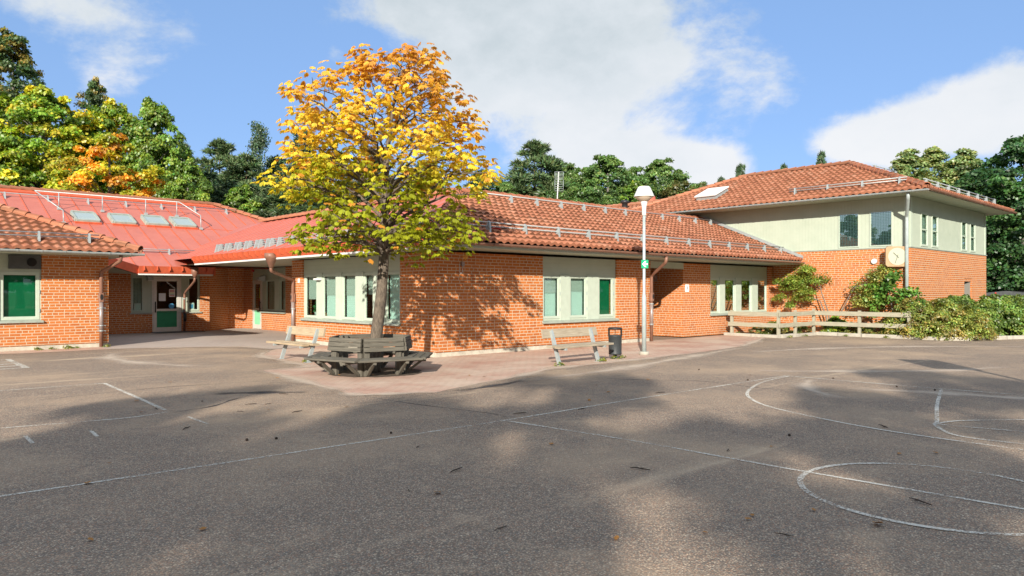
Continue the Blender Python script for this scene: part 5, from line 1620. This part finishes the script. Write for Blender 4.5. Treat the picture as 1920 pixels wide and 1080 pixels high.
def pine(seed, H, prof, h0, ncl, per, rc, col=(.055, .085, .032), r0=.2):
    rng = np.random.RandomState(seed)
    cl = crown_points(rng, prof, h0, H, ncl, .14, .35)
    C, A, N, Ls, Ws, c = clump_leaves(rng, cl, per, rc, flat=.72, up=.3, out=.7, taper=.65, L=.42, W=.10, col=col, jit=.28, clj=.28, droop=-.15)
    # needles point outwards from the clump
    k = np.repeat(cl, per, 0); A = norm((C - k) + rand_dir(rng, len(C)) * .35 * rc + np.array([0, 0, .12]))
    me = leaf_mesh('crown', C, A, N, Ls, Ws, c, M['needle'], wide=.4)
    tm = mb_mesh(limbs(H * .97, r0, cl, np.random.RandomState(seed + 1), 30, r1=.12), 'trunk', M['pinebark'])
    return me, tm


def birch(seed, H, prof, h0, ncl, per, col=(.045, .075, .028), r0=.15, L=.16, W=.11):
    rng = np.random.RandomState(seed)
    cl = crown_points(rng, prof, h0, H, ncl, .22, .3)
    n = len(cl)
    # hanging strands
    tt = rng.rand(n * per, 1)
    k = np.repeat(cl, per, 0); st = np.repeat(rng.randn(n, 3) * .25, per, 0)
    C = k + st * tt + rng.randn(n * per, 3) * .16; C[:, 2] -= tt[:, 0] * rng.uniform(.3, 1.1, n * per)
    N = norm(rand_dir(rng, n * per) + np.array([0, 0, .3]) + norm(k * np.array([1, 1, 0])) * .5); A = norm(rand_dir(rng, n * per) * .6 + np.array([0, 0, -1.0]))
    c = colours(rng, n * per, col, .25) * np.repeat((1 + .25 * rng.randn(n)).clip(.5, 1.6), per)[:, None]
    me = leaf_mesh('crown', C, A, N, L * rng.uniform(.7, 1.3, n * per), W * rng.uniform(.7, 1.3, n * per), c, M['leaf'])
    tm = mb_mesh(limbs(H * .96, r0, cl, np.random.RandomState(seed + 1), 24, r1=.1), 'trunk', M['bark2'])
    return me, tm


ROUND = [(0, .55), (.15, .85), (.4, 1.0), (.65, .95), (.85, .72), (1, .25)]
OVAL = [(0, .45), (.2, .85), (.45, 1.0), (.7, .82), (.88, .55), (1, .15)]
CONE = [(0, .8), (.15, 1.0), (.4, .9), (.7, .62), (.9, .35), (1, .08)]
TALL = [(0, .7), (.2, 1.0), (.5, .95), (.75, .75), (.92, .45), (1, .12)]


def pr(p, r): return [(a, b * r) for a, b in p]


# ---- the autumn horse chestnut in the tree seat
def chestnut():
    rng = np.random.RandomState(21)
    prof = [(0, 1.05), (.06, 1.5), (.16, 1.95), (.3, 2.25), (.45, 2.38), (.6, 2.36), (.72, 2.05), (.85, 1.45), (.95, .95), (1, .35)]
    h0, h1 = 2.70, 6.22
    # boughs in tiers; twigs along the boughs; leaves at the twig ends
    mb = MB(); k = 12
    lean = lambda z: Vector((0.05 * math.sin(z * 1.1) + 0.062 * z, 0.03 * math.sin(z * 1.7 + 1) - 0.050 * z, z))
    zs = [0, .12, .4, .9, 1.5, 2.1, 2.7, 3.3, 3.9, 4.5, 5.1, 5.6, 5.95]
    rad = [.185, .145, .126, .116, .108, .100, .090, .075, .06, .045, .03, .02, .01]
    mb.tube([lean(z) for z in zs], rad, 14)
    tips = []
    nb = 66
    for i in range(nb):
        t = (i + .5) / nb; z = h0 + (h1 - h0) * (t ** 1.12)
        ang = i * 2.39996 + rng.uniform(-.35, .35)
        R = np.interp(t, [p[0] for p in prof], [p[1] for p in prof]) * (rng.uniform(.58, .9) if rng.rand() < .62 else rng.uniform(.92, 1.12))
        z0 = max(2.35, z - R * rng.uniform(.28, .55)); z0 = min(z0, 5.6)
        p0 = lean(z0); d = Vector((math.cos(ang), math.sin(ang), 0)); s = Vector((-d.y, d.x, 0))
        zt = z - (0.25 * R if t < .25 else 0.0)
        p3 = Vector((p0.x, p0.y, 0)) + d * R + Vector((0, 0, zt)); p1 = p0.lerp(p3, .33) + Vector((0, 0, .16 * R * .6)) + s * rng.uniform(-.12, .12); p2 = p0.lerp(p3, .68) + Vector((0, 0, .12 * R)) + s * rng.uniform(-.15, .15)
        r_ = np.interp(z0, zs, rad) * .5
        mb.tube([p0, p1, p2, p3], [r_, r_ * .72, r_ * .45, .006], 7, caps=False)
        nt = max(5, int(12 * R / 2.2))
        for j in range(nt):
            f = .28 + .72 * (j + rng.rand() * .6) / nt
            a, b, g = ((p0, p1, f / .33), (p1, p2, (f - .33) / .35), (p2, p3, (f - .68) / .32))[0 if f < .33 else 1 if f < .68 else 2]
            q = a.lerp(b, min(1, g))
            ln = (0.24 + .5 * (1 - f)) * rng.uniform(.6, 1.25) * min(1, R / 1.5 + .3)
            e = q + (d * rng.uniform(.1, .7) + s * rng.choice([-1, 1]) * rng.uniform(.3, 1.0) + Vector((0, 0, rng.uniform(-.45, .75)))).normalized() * ln
            mb.tube([q, q.lerp(e, .5) + Vector((0, 0, .03)), e], [max(.006, r_ * .3), .007, .004], 5, caps=False)
            tips.append((e, (e - q).normalized()))
        tips.append((p3, d))
    C = []; A = []; N = []; L = []; W = []; col = []
    lo, mid, hi, br = np.array([.40, .44, .018]), np.array([.86, .68, .06]), np.array([.84, .52, .06]), np.array([.62, .29, .045])
    for (e, d) in tips:
        tz = (e.z - h0) / (h1 - h0); edge = math.hypot(e.x, e.y) / 2.3
        ripe = tz * 1.35 + (edge - .55) * .42 + rng.uniform(-.13, .13) - .12
        nl = rng.randint(8, 12)
        for i in range(nl):
            a = 2 * math.pi * i / nl + rng.uniform(-.4, .4)
            pet = Vector((math.cos(a), math.sin(a), 0)) * rng.uniform(.07, .17) + Vector(d) * .04 + Vector((0, 0, rng.uniform(-.10, .14)))
            c = e + pet
            o = Vector((pet.x, pet.y, 0)).normalized()
            x = ripe + rng.uniform(-.16, .16)
            if x < .22: base = lo * (1 - .3 * rng.rand())
            elif x < .52: base = lo + (mid - lo) * ((x - .22) / .30)
            elif x < .85: base = mid + (hi - mid) * ((x - .52) / .33)
            else: base = hi + (br - hi) * min(1, (x - .85) / .35)
            if rng.rand() < .05: base = br
            size = rng.uniform(.75, 1.2)
            tilt = rng.uniform(.2, 1.5)
            for fan, ll in ((-1.25, .62), (-.66, .85), (0, 1), (.66, .85), (1.25, .62)):
                dirn = Vector((o.x * math.cos(fan) - o.y * math.sin(fan), o.x * math.sin(fan) + o.y * math.cos(fan), -tilt - rng.uniform(0, .2)))
                C.append(c); A.append(dirn); N.append(Vector((0, 0, 1)) + o * tilt + Vector(rng.randn(3) * .18))
                L.append(.128 * ll * size); W.append(.057 * (.6 + .4 * ll) * size)
                col.append(base * rng.uniform(.78, 1.15))
    col = np.array(col)
    me = leaf_mesh('crown', np.array(C), np.array(A), np.array(N), np.array(L), np.array(W), col, M['thinleaf'], fold=.16, wide=.62)
    tm = mb_mesh(mb, 'trunk', M['bark'])
    return me, tm


cme, ctm = chestnut()
make_tree('autumn_chestnut', 'chestnut tree turning orange and yellow, standing inside the six sided seat', (cen.x + 0.0, cen.y - 0.05, 0), cme, ctm)

# ---- trees beyond the roofs
CH, SH = math.cos(HEAD), math.sin(HEAD)


def bearing(a, d):
    """ground point at distance d along the bearing a (tangent off the heading)"""
    return (d * (CH + SH * a), d * (SH - CH * a), 0)


def maple_col(P, rng, ci):
    n = len(P); c = colours(rng, n, (.20, .25, .018), .2)
    ph = np.sin(ci * 12.9898) * .5 + .5
    y = ph > .72; c[y] = colours(rng, int(y.sum()), (.34, .31, .02), .2)
    g = ph < .25; c[g] = colours(rng, int(g.sum()), (.11, .19, .018), .2)
    return c


def gold_col(P, rng, ci):
    n = len(P); c = colours(rng, n, (.24, .25, .018), .2)
    ph = np.sin(ci * 78.233) * .5 + .5
    o = (ph > .80) & (P[:, 2] > 5.2); c[o] = colours(rng, int(o.sum()), (.52, .26, .022), .18)
    y = (ph > .3) & (ph <= .66); c[y] = colours(rng, int(y.sum()), (.42, .34, .02), .18)
    return c


def green_col(base, alt=None, p=.2):
    def f(P, rng, ci):
        c = colours(rng, len(P), base, .22)
        if alt is not None:
            y = (np.sin(ci * 41.17) * .5 + .5) < p; c[y] = colours(rng, int(y.sum()), alt, .2)
        return c
    return f


G = 'trees rising behind the school roofs'
m_maple = broadleaf(31, 14.0, pr(ROUND, 4.6), 3.0, 420, 192, 0.85, 0.212, 0.181, maple_col, r0=.3, asym=.16, nl=60)
m_gold = broadleaf(32, 10.6, pr(ROUND, 3.0), 2.6, 200, 192, 0.62, 0.189, 0.157, gold_col, r0=.22, asym=.2, nl=50)
m_green = broadleaf(33, 12.0, pr(OVAL, 3.2), 2.2, 300, 187, 0.72, 0.191, 0.160, green_col((.10, .165, .024), (.145, .205, .026), .3), r0=.24, asym=.16)
m_aspen = broadleaf(34, 17, pr(TALL, 3.4), 4.0, 300, 133, 0.75, 0.193, 0.149, green_col((.050, .085, .026), (.16, .13, .025), .28), r0=.26, asym=.25, shell=.35)
m_dark = broadleaf(35, 12.0, pr(ROUND, 5.0), .4, 420, 176, 0.85, 0.214, 0.181, green_col((.030, .075, .022), (.045, .105, .024), .35), r0=.35, asym=.15)
m_mid = broadleaf(36, 12.0, pr(ROUND, 4.2), 1.6, 430, 187, 0.75, 0.175, 0.144, green_col((.065, .12, .028), (.095, .155, .036), .3), r0=.28, asym=.22, shell=.4)
m_pale = broadleaf(37, 13.0, pr(TALL, 2.3), 2.5, 330, 142, 0.6, 0.170, 0.127, green_col((.15, .20, .075), (.19, .22, .075), .35), r0=.2, asym=.25, shell=.3)
m_bronze = broadleaf(38, 9.0, pr(ROUND, 3.0), 1.6, 200, 150, 0.65, 0.178, 0.144, green_col((.085, .085, .022), (.06, .09, .02), .3), r0=.2, asym=.22)
m_pine = pine(41, 14.5, pr([(0, .8), (.2, 1), (.5, .95), (.8, .66), (.93, .4), (1, .1)], 3.9), 1.5, 360, 120, .80)
m_pine2 = pine(42, 13.5, pr(CONE, 3.0), 2.5, 290, 120, .75, col=(.045, .075, .034))
m_birch = birch(43, 16.0, pr([(0, .9), (.3, 1), (.6, .7), (1, .1)], 2.6), 3.0, 200, 90, col=(.05, .085, .04))

Z1 = 1.6


def place(protos, name, label, px, ytop, d, H0, wscale=None, rz=0.0, cat='tree', zoff=0.0, group=G):
    a = (px - 960) / 1380; x, y, _ = bearing(a, d)
    h = Z1 + (546 - ytop) * d / 1380
    s = h / H0
    return make_tree(name, label, (x, y, zoff), protos[0], protos[1], wscale or s, rz, group, cat, sz=s)


place(m_maple, 'maple_tree', 'largest yellow green maple, its crown broad and round behind the red roof', 85, 172, 47, 14.0, 1.0, .4)
place(m_maple, 'maple_tree', 'smaller yellow green maple between the broad maple and the fresh green maple', 205, 196, 50, 14.0, .80, 2.2)
place(m_gold, 'maple_tree', 'golden maple with orange leaf patches just above the skylights', 205, 258, 43, 10.6, 1.0, 1.0)
place(m_green, 'maple_tree', 'fresh green narrow maple beside the golden maple', 285, 190, 49, 12.0, .86, .2)
place(m_green, 'maple_tree', 'low bright green maple below the dark pines', 352, 302, 44, 12.0, .66, 2.6)
place(m_green, 'maple_tree', 'green maple low down behind the mossy tiled hip', -10, 285, 44, 12.0, .8, 4.0)
place(m_aspen, 'aspen_tree', 'tall dark aspen with rusty top, highest tree of the wood', 25, 62, 60, 17.0, 1.15, .5)
place(m_aspen, 'aspen_tree', 'single aspen top poking out between the maples', 180, 152, 66, 17.0, .75, 2.0)
place(m_aspen, 'aspen_tree', 'aspen at the very edge of the wood beside the tallest one', -70, 90, 62, 17.0, 1.1, 3.0)
for i, (px, yt, d, w, lab) in enumerate(((345, 276, 66, .8, 'thin topped pine between the green maple and the wide pines'), (412, 268, 64, 1.0, 'wide dark pine in front of the weeping birch'),
                                         (520, 300, 66, 1.0, 'dark pine whose lower half shows left of the chestnut crown'.replace('left of', 'beside')), (462, 296, 60, .95, 'short dark pine under the weeping birch'),
                                         (570, 250, 68, 1.0, 'tall dark pine hidden mostly by the orange chestnut'), (630, 290, 66, 1.0, 'dark pine straight behind the chestnut trunk line'),
                                         (385, 330, 55, .8, 'low dark pine just above the red metal hip'), (700, 300, 68, 1.0, 'dark pine seen through gaps of the chestnut crown'), (800, 310, 66, 1.0, 'dark pine seen through the sparse side of the chestnut crown'),
                                         (530, 345, 54, .85, 'bushy low pine above the short red ridge'), (600, 340, 56, .85, 'bushy low pine behind the lowest chestnut bough'))):
    place(m_pine2 if i % 2 == 0 else m_pine, 'pine_tree', lab, px, yt, d, 13.5 if i % 2 == 0 else 14.5, w * 1.15, i * 1.3)
place(m_birch, 'birch_tree', 'slim weeping birch rising above the dark pines', 482, 228, 64, 16.0, .95, .3)
# middle
place(m_pine, 'pine_tree', 'big full pine behind the roof aerial', 1002, 270, 62, 14.5, 1.22, .8)
place(m_pine2, 'pine_tree', 'dark pine just beyond the yellow side of the chestnut', 905, 325, 64, 13.5, 1.15, 2.0)
place(m_birch, 'birch_tree', 'pale birch low between two pines near the tile ridge', 938, 335, 66, 16.0, .8, 2.0)
place(m_mid, 'leafy_tree', 'round leafy green tree between the aerial and the lamp shade', 1140, 296, 60, 12.0, 1.08, 1.0)
place(m_mid, 'leafy_tree', 'lower leafy tree right beside the full pine'.replace('right beside', 'touching'), 1070, 315, 62, 12.0, .85, 3.0)
place(m_mid, 'leafy_tree', 'leafy tree with several tops behind the lamp shade', 1236, 304, 64, 12.0, 1.0, 4.4)
place(m_bronze, 'leafy_tree', 'bronze tinged low tree behind the red roof cowl', 1275, 345, 58, 9.0, .95, .3)
place(m_bronze, 'leafy_tree', 'small bronze tree above the tiled hip by the roof hatch', 1325, 352, 62, 9.0, .9, 1.7)
place(m_pine2, 'pine_tree', 'pine top peeping over the sloping tile hip', 1388, 314, 72, 13.5, .52, 1.1)
place(m_pine2, 'pine_tree', 'tiny pine tip over the tile ridge between two bigger tips', 1352, 338, 74, 13.5, .5, 2.1)
place(m_pine2, 'pine_tree', 'low pine tip just over the tile ridge nearer the apex', 1470, 314, 74, 13.5, .5, 3.4)
place(m_pine2, 'pine_tree', 'tallest pine tip over the tile ridge near the apex', 1540, 291, 74, 13.5, .55, .2)
place(m_mid, 'leafy_tree', 'broad leafy tree low behind the middle of the tiled ridge', 1100, 340, 55, 12.0, .85, 2.0)
place(m_green, 'maple_tree', 'green maple filling the dip where the two tiled roofs meet', 1190, 345, 56, 12.0, .95, 1.2)
place(m_mid, 'leafy_tree', 'leafy tree low down between the chestnut and the full pine', 945, 345, 58, 12.0, .8, .6)
place(m_pine, 'pine_tree', 'second full pine hugging the big one behind the roof aerial', 1045, 305, 66, 14.5, 1.1, 2.8)
place(m_mid, 'leafy_tree', 'leafy tree farther back filling the gap beside the lamp shade', 1188, 318, 70, 12.0, 1.0, 5.2)
place(m_mid, 'leafy_tree', 'leafy tree farther back above the sloping tile hip', 1305, 348, 70, 12.0, .95, 3.9)
place(m_green, 'maple_tree', 'green maple low between the weeping birch and the chestnut', 455, 350, 54, 12.0, .8, 3.3)
# right
place(m_pale, 'aspen_tree', 'pale green aspen nearest the tiled apex', 1705, 284, 62, 13.0, 1.35, .3)
place(m_pale, 'aspen_tree', 'middle pale green aspen of three behind the tiled hip', 1752, 280, 63, 13.0, 1.4, 2.0)
place(m_pale, 'aspen_tree', 'pale green aspen next to the dark broad maple', 1806, 284, 61, 13.0, 1.35, 4.0)
place(m_dark, 'maple_tree', 'huge dark green maple whose crown reaches the ground beyond the hedge', 1922, 262, 46, 12.0, .98, .2)
place(m_dark, 'maple_tree', 'dark maple filling the gap beside the two storey house', 1862, 318, 52, 12.0, .62, 2.4)
place(m_dark, 'maple_tree', 'dark maple at the far end of the hedge', 2010, 300, 50, 12.0, .9, 4.4)

# ---- tall trees at the other side of the yard: their shade covers most of the asphalt
m_shade = broadleaf(51, 13.0, pr(OVAL, 4.2), 3.2, 136, 95, .78, .30, .26, green_col((.04, .08, .02), (.09, .11, .02), .3), r0=.28, asym=.22, shell=.3, peaks=0)
Lx, Ly = -SX, -SY
px_, py_ = -Ly, Lx
k_ = 0
for (across, along, s, rz) in ((-24, -25, 1.0, 0), (-17.5, -24, 1.02, 1.2), (-11.5, -27, 1.05, 2.3), (-5.5, -25, 1.0, 3.3), (0.5, -27.5, 1.02, 4.1), (6.0, -27, .93, 5.0), (11.5, -29, .93, 5.7),
                               (-14, -19.5, .70, .7), (-2.5, -18.5, .66, 1.9), (-8.0, -18.5, .62, 3.9), (5.0, -21.0, .62, 4.9), (17, -30, .95, .5), (-20.5, -30, 1.1, .4), (-8.5, -31, 1.05, 1.4), (3.2, -32, 1.05, 2.4), (-15, -32, 1.1, 5.4)):
    along += 3.2; x = Lx * along + px_ * across; y = Ly * along + py_ * across
    tag(make_tree('yard_edge_tree', 'tall leafy tree in the row that shades the open asphalt', (x, y, 0), m_shade[0], m_shade[1], s * 1.12, rz, 'trees shading the asphalt'), None)

for i, (x, y, sc_) in enumerate(((58, -6, 1.0), (66, -14, 1.1), (50, -14, .95), (72, -2, 1.1))):
    make_tree('maple_tree', ('dark maple past the hedge end beside the open yard', 'tallest dark maple of the four at the open yard side', 'dark maple closest to the basketball stand', 'dark maple farthest along the hedge')[i], (x, y, 0), m_dark[0], m_dark[1], sc_, i * 1.9, G)

for i, (x, y, sc_) in enumerate(((-21, 27, .66), (-25, 33, .8), (-24, 21, .6), (-20, 35, .72))):
    make_tree('leafy_tree', ('leafy tree past the open end of the mossy roofed wing', 'tallest leafy tree past the end of the mossy roofed wing', 'small leafy tree on the lawn before the mossy roofed wing', 'leafy tree at the rear corner of the mossy roofed wing')[i], (x, y, 0), m_mid[0], m_mid[1], sc_, i * 1.9, G)

for i, (x, y, sc_) in enumerate(((6, -31, 1.0), (13, -33, 1.1), (20, -31, .95), (27, -34, 1.1), (34, -32, 1.0), (41, -30, 1.05))):
    make_tree('leafy_tree', 'leafy tree of the row closing the yard opposite the school', (x, y, 0), m_mid[0], m_mid[1], sc_, i * 1.3, 'trees opposite the school')

# ---- shrubs and plants in the bed
def shrub(seed, rx, ry, h, n, L, W, col, alt=None, pa=.3, up=.4, stems=6, base=0.0, clumps=40, rc=.22):
    rng = np.random.RandomState(seed)
    d = rand_dir(rng, clumps); d[:, 2] = np.abs(d[:, 2])
    cl = d * np.array([rx, ry, h - base - rc * .5]) * rng.uniform(.55, 1.0, (clumps, 1)) ** .6; cl[:, 2] += base
    per = max(6, n // clumps)
    f = green_col(col, alt, pa)
    C, A, N, Ls, Ws, c = clump_leaves(rng, cl, per, rc, flat=.85, up=up, out=.7, L=L, W=W, colfn=f, clj=.25, droop=.1)
    k = C[:, 2] > .03
    me = leaf_mesh('foliage', C[k], A[k], N[k], Ls[k], Ws[k], c[k], M['leaf'])
    mb = MB()
    for i in range(stems):
        e = cl[rng.randint(clumps)]
        mb.tube([(rng.uniform(-.1, .1) * rx, rng.uniform(-.1, .1) * ry, 0), tuple(e * np.array([.5, .5, .6])), tuple(e)], [.018, .013, .005], 5, caps=False)
    return me, mb_mesh(mb, 'stem', M['bark'])


def put_shrub(protos, name, label, x, y, s=1.0, rz=0.0, group=None, z=0.02, sz=None, cat='shrub'):
    t = thing(name, label, cat, (x, y, z), rz, group); t.scale = (s, s, sz or s)
    for me in protos:
        o = bpy.data.objects.new(me.name.split('.')[0], me); COL.objects.link(o); o.parent = t
    return t


OLIVE = (.17, .20, .038); HEDGE = (.100, .160, .030); LIME = (.10, .16, .018)
s_olive = shrub(61, 1.0, 1.0, 1.35, 11000, .075, .042, OLIVE, (.19, .16, .035), .3, clumps=110, rc=.24)
s_hedge = shrub(62, 1.35, 1.25, 1.42, 15000, .085, .058, HEDGE, (.11, .16, .026), .40, clumps=150, rc=.26)
s_low = shrub(63, .50, .45, .55, 3600, .065, .038, (.11, .13, .026), (.16, .13, .035), .3, clumps=26, rc=.16)
s_lime = shrub(64, .55, .5, .70, 2400, .095, .065, LIME, (.15, .19, .02), .3, clumps=26, rc=.16)
s_weed = shrub(65, .16, .14, .10, 110, .06, .03, (.12, .17, .02), (.2, .2, .03), .3, clumps=9, rc=.05, stems=0)
put_shrub(s_olive, 'bush', 'olive bush rounding the last fence post', 27.45, 8.35, 1.08, .3, 'bushes in the planting bed')
put_shrub(s_olive, 'bush', 'olive bush against the brick under the downpipe end', 27.2, 9.0, .95, 2.0, 'bushes in the planting bed', sz=1.12)
put_shrub(s_olive, 'bush', 'olive bush spilling on the kerb beyond the fence', 27.75, 7.72, .92, 1.2, 'bushes in the planting bed')
for i, (x, y, s) in enumerate(((28.9, 8.1, 1.0), (30.6, 7.3, 1.02), (32.4, 7.0, .98), (34.2, 6.3, 1.0), (36.2, 5.6, 1.05), (30.3, 8.6, 1.0), (33.5, 7.9, .98), (38.5, 4.8, 1.1), (36.5, 7.8, 1.0))):
    put_shrub(s_hedge, 'hedge_bush', 'dark green bush of the dense hedge along the kerb', x, y, s, i * 1.1, 'hedge bushes by the kerb', sz=s * 1.1)
for (x, y, s, rz, lab) in ((25.6, 13.2, 1.0, .3, 'low bush behind the first fence rail below the four windows'), (24.5, 12.75, .75, 1.4, 'low bush pushing through the fence at its outer corner'), (26.2, 12.55, .7, 2.0, 'low bush at the inner corner of the fence'),
                      (27.15, 11.0, .95, 3.0, 'low dry bush behind the middle of the long fence'), (27.1, 10.2, 1.05, 4.0, 'low dry bush beside the lime green plant behind the fence'), (25.2, 13.7, .6, 5.0, 'small low bush close to the window wall')):
    put_shrub(s_low, 'low_bush', lab, x, y, s, rz, 'low bushes behind the fence')
put_shrub(s_lime, 'leafy_plant', 'lime green leafy plant behind the long fence rails', 27.2, 11.75, 1.0, .4, 'leafy plants in the planting bed')
put_shrub(s_lime, 'leafy_plant', 'lime leafy plant beside the last fence post', 27.2, 9.55, 1.0, 2.4, 'leafy plants in the planting bed', sz=1.3)
for i, (x, y, s) in enumerate(((24.4, 14.0, 1.4), (12.9, 10.85, 1.0), (11.45, 10.8, .9), (13.6, 11.0, .9), (13.9, 11.05, .8), (26.35, 11.0, .8), (26.35, 9.6, .9), (26.4, 7.75, .9), (24.2, 11.98, .9), (25.3, 11.95, .8),
                               (4.9, 23.25, 1.1), (4.55, 23.28, .8), (5.85, 23.2, .9), (5.1, 23.3, .7), (4.2, 23.28, .9), (7.9, 15.2, .9), (8.1, 14.9, .6))):
    put_shrub(s_weed, 'weed_tuft', 'little green weed tuft growing at the paving edge', x, y, s * .9, i * 1.7, 'weed tufts', z=0.005, cat='weed')


def wall_shrub(seed, label, base, stems, clumps, n, L, W, col, alt, rc=.32):
    """sparse small tree: bare stems carrying leaf clumps given in metres from its base (along the wall, height, depth)"""
    rng = np.random.RandomState(seed)
    t = thing('small_tree', label, 'small tree', base, 0, 'small trees against the brick wall')
    mb = MB()
    for st in stems:
        mb.tube([(p[2], -p[0], p[1]) for p in st], [.028 - .018 * i / (len(st) - 1) for i in range(len(st))], 7, caps=False)
    cl = np.array([(p[2] * .8 + rng.uniform(-.1, .1), -p[0], p[1]) for p in clumps])
    C, A, N, Ls, Ws, c = clump_leaves(rng, cl, n // len(cl), rc, flat=1.0, up=.5, out=.4, taper=.1, L=L, W=W, colfn=green_col(col, alt, .3), clj=.15)
    for nm, me in (('trunk', mb_mesh(mb, 'trunk', M['bark2'])), ('crown', leaf_mesh('crown', C, A, N, Ls, Ws, c, M['leaf']))):
        o = bpy.data.objects.new(nm, me); COL.objects.link(o); o.parent = t
    return t


rng = np.random.RandomState(5)


def blob(u0, u1, z0, z1, n):
    out = []
    while len(out) < n:
        a, b = rng.uniform(-1, 1, 2)
        if a * a + b * b < 1: out.append(((u0 + u1) / 2 + a * (u1 - u0) / 2, (z0 + z1) / 2 + b * (z1 - z0) / 2, rng.uniform(-.25, .2)))
    return out


# u runs towards the yard (smaller y)
wall_shrub(71, 'small tree with two bare stems and the fullest crown, by the tile eave', (27.3, 12.0, 0),
           [[(0, 0, 0), (-.10, .7, 0), (-.35, 1.25, .05), (-.9, 1.42, 0), (-1.4, 1.6, 0)], [(0.05, 0, 0), (.0, .8, 0), (-.25, 1.5, 0), (-.4, 2.1, 0)]],
           blob(-2.25, -.55, 1.0, 2.05, 16) + blob(-1.5, -.25, 1.6, 2.55, 14), 6500, .08, .055, (.16, .21, .035), (.16, .18, .03))
wall_shrub(72, 'small tree leaning towards the wall clock with a pale slanting stem', (27.3, 11.8, 0),
           [[(0, 0, 0), (.15, .6, 0), (.5, 1.3, 0), (.75, 1.75, 0), (1.2, 1.9, 0)]],
           blob(.75, 1.75, 1.0, 2.3, 15) + blob(1.3, 1.95, 1.9, 2.4, 5), 3600, .075, .052, (.17, .19, .036), (.19, .17, .035))
wall_shrub(73, 'small tree with large dark leaves below the wall clock', (27.3, 9.75, 0),
           [[(0, 0, 0), (.0, .9, 0), (-.1, 1.5, 0), (-.2, 2.2, 0)], [(0, .3, 0), (.3, 1.1, .05), (.7, 1.5, .1)]],
           blob(-.75, .25, 1.3, 2.45, 12) + blob(.0, .9, .9, 1.7, 8) + blob(-.8, -.2, .5, 1.4, 7), 2100, .13, .095, (.085, .17, .025), (.11, .19, .03), rc=.3)

# plant on the window sill
t = thing('potted_plant', 'green potted plant inside the court side window nearest the pier', 'plant', (10.95, 20.45, 0.86))
mb = MB(); mb.lathe((10.95, 20.45, 0.82), [(0.06, 0), (0.08, 0.14), (0.085, 0.15), (0.06, 0.15)], 14); mb.build('pot', M['white'], t)
rng = np.random.RandomState(9); n = 90
d = rand_dir(rng, n); d[:, 2] = np.abs(d[:, 2]); C = d * np.array([.05, .15, .3]) * rng.rand(n, 1) + np.array([0, 0, .12])
me = leaf_mesh('foliage', C, d + rng.randn(n, 3) * .4, rand_dir(rng, n), .10, .05, colours(rng, n, (.03, .16, .05), .25), M['leaf'])
o = bpy.data.objects.new('foliage', me); COL.objects.link(o); o.parent = t

# ---- litter on the ground
rng = np.random.RandomState(77)


def leaf_proto():
    mb = MB(); pts = [(0, -.05, 0), (.028, -.02, .008), (.035, .012, .004), (.012, .05, .012), (-.012, .045, .01), (-.034, .01, .006), (-.026, -.022, .012)]
    mb.add(pts + [(0, 0, .004)], [(i, (i + 1) % 7, 7) for i in range(7)])
    return mb_mesh(mb, 'fallen_leaf', M['deadleaf'])


lp = leaf_proto()
for i in range(34):
    y_ = 620 + 0
    d = rng.uniform(4.6, 14); a = rng.uniform(-.65, .65); x, y, _ = bearing(a, d)
    o = bpy.data.objects.new('fallen_leaf', lp); COL.objects.link(o)
    o.location = (x, y, .011); o.rotation_euler = (rng.uniform(-.2, .2), rng.uniform(-.2, .2), rng.uniform(0, 6)); s = rng.uniform(.35, .85); o.scale = (s, s, s)
    tag(o, 'small dry brown leaf lying on the schoolyard ground', 'leaf', 'fallen leaves')
o = bpy.data.objects.new('fallen_leaf', lp); COL.objects.link(o); o.location = (5.25, 1.97, .013); o.rotation_euler = (.2, -.1, 2.2); o.scale = (1.05, 1.05, 1.6)
tag(o, 'largest orange dead leaf lying alone on the near asphalt', 'leaf')
mb = MB(); mb.tube([(-.09, 0, .008), (-.03, .012, .012), (.03, .004, .010), (.10, .016, .008)], [.004, .006, .006, .003], 5); mb.tube([(.0, .008, .012), (.03, .04, .01)], [.004, .002], 5)
tw = mb_mesh(mb, 'twig', M['twig'])
mb = MB(); mb.lathe((0, 0, 0), [(0.004, 0), (.02, .008), (.026, .02), (.02, .036), (.006, .05)], 10)
cn = mb_mesh(mb, 'pine_cone', M['twig'])
for i in range(20):
    d = rng.uniform(4.8, 12); a = rng.uniform(-.6, .6); x, y, _ = bearing(a, d)
    o = bpy.data.objects.new('twig', tw); COL.objects.link(o); o.location = (x, y, .004); o.rotation_euler = (0, 0, rng.uniform(0, 6)); s = rng.uniform(.5, 1.1); o.scale = (s, s, s)
    tag(o, 'thin dark twig lying on the asphalt', 'twig', 'fallen twigs')
for i in range(9):
    d = rng.uniform(7, 15); a = rng.uniform(-.4, .6); x, y, _ = bearing(a, d)
    o = bpy.data.objects.new('pine_cone', cn); COL.objects.link(o); o.location = (x, y, .008); o.rotation_euler = (1.3, 0, rng.uniform(0, 6)); s = rng.uniform(.5, .9); o.scale = (s, s, s)
    tag(o, 'dark pine cone lying on the yard', 'pine cone', 'fallen cones')
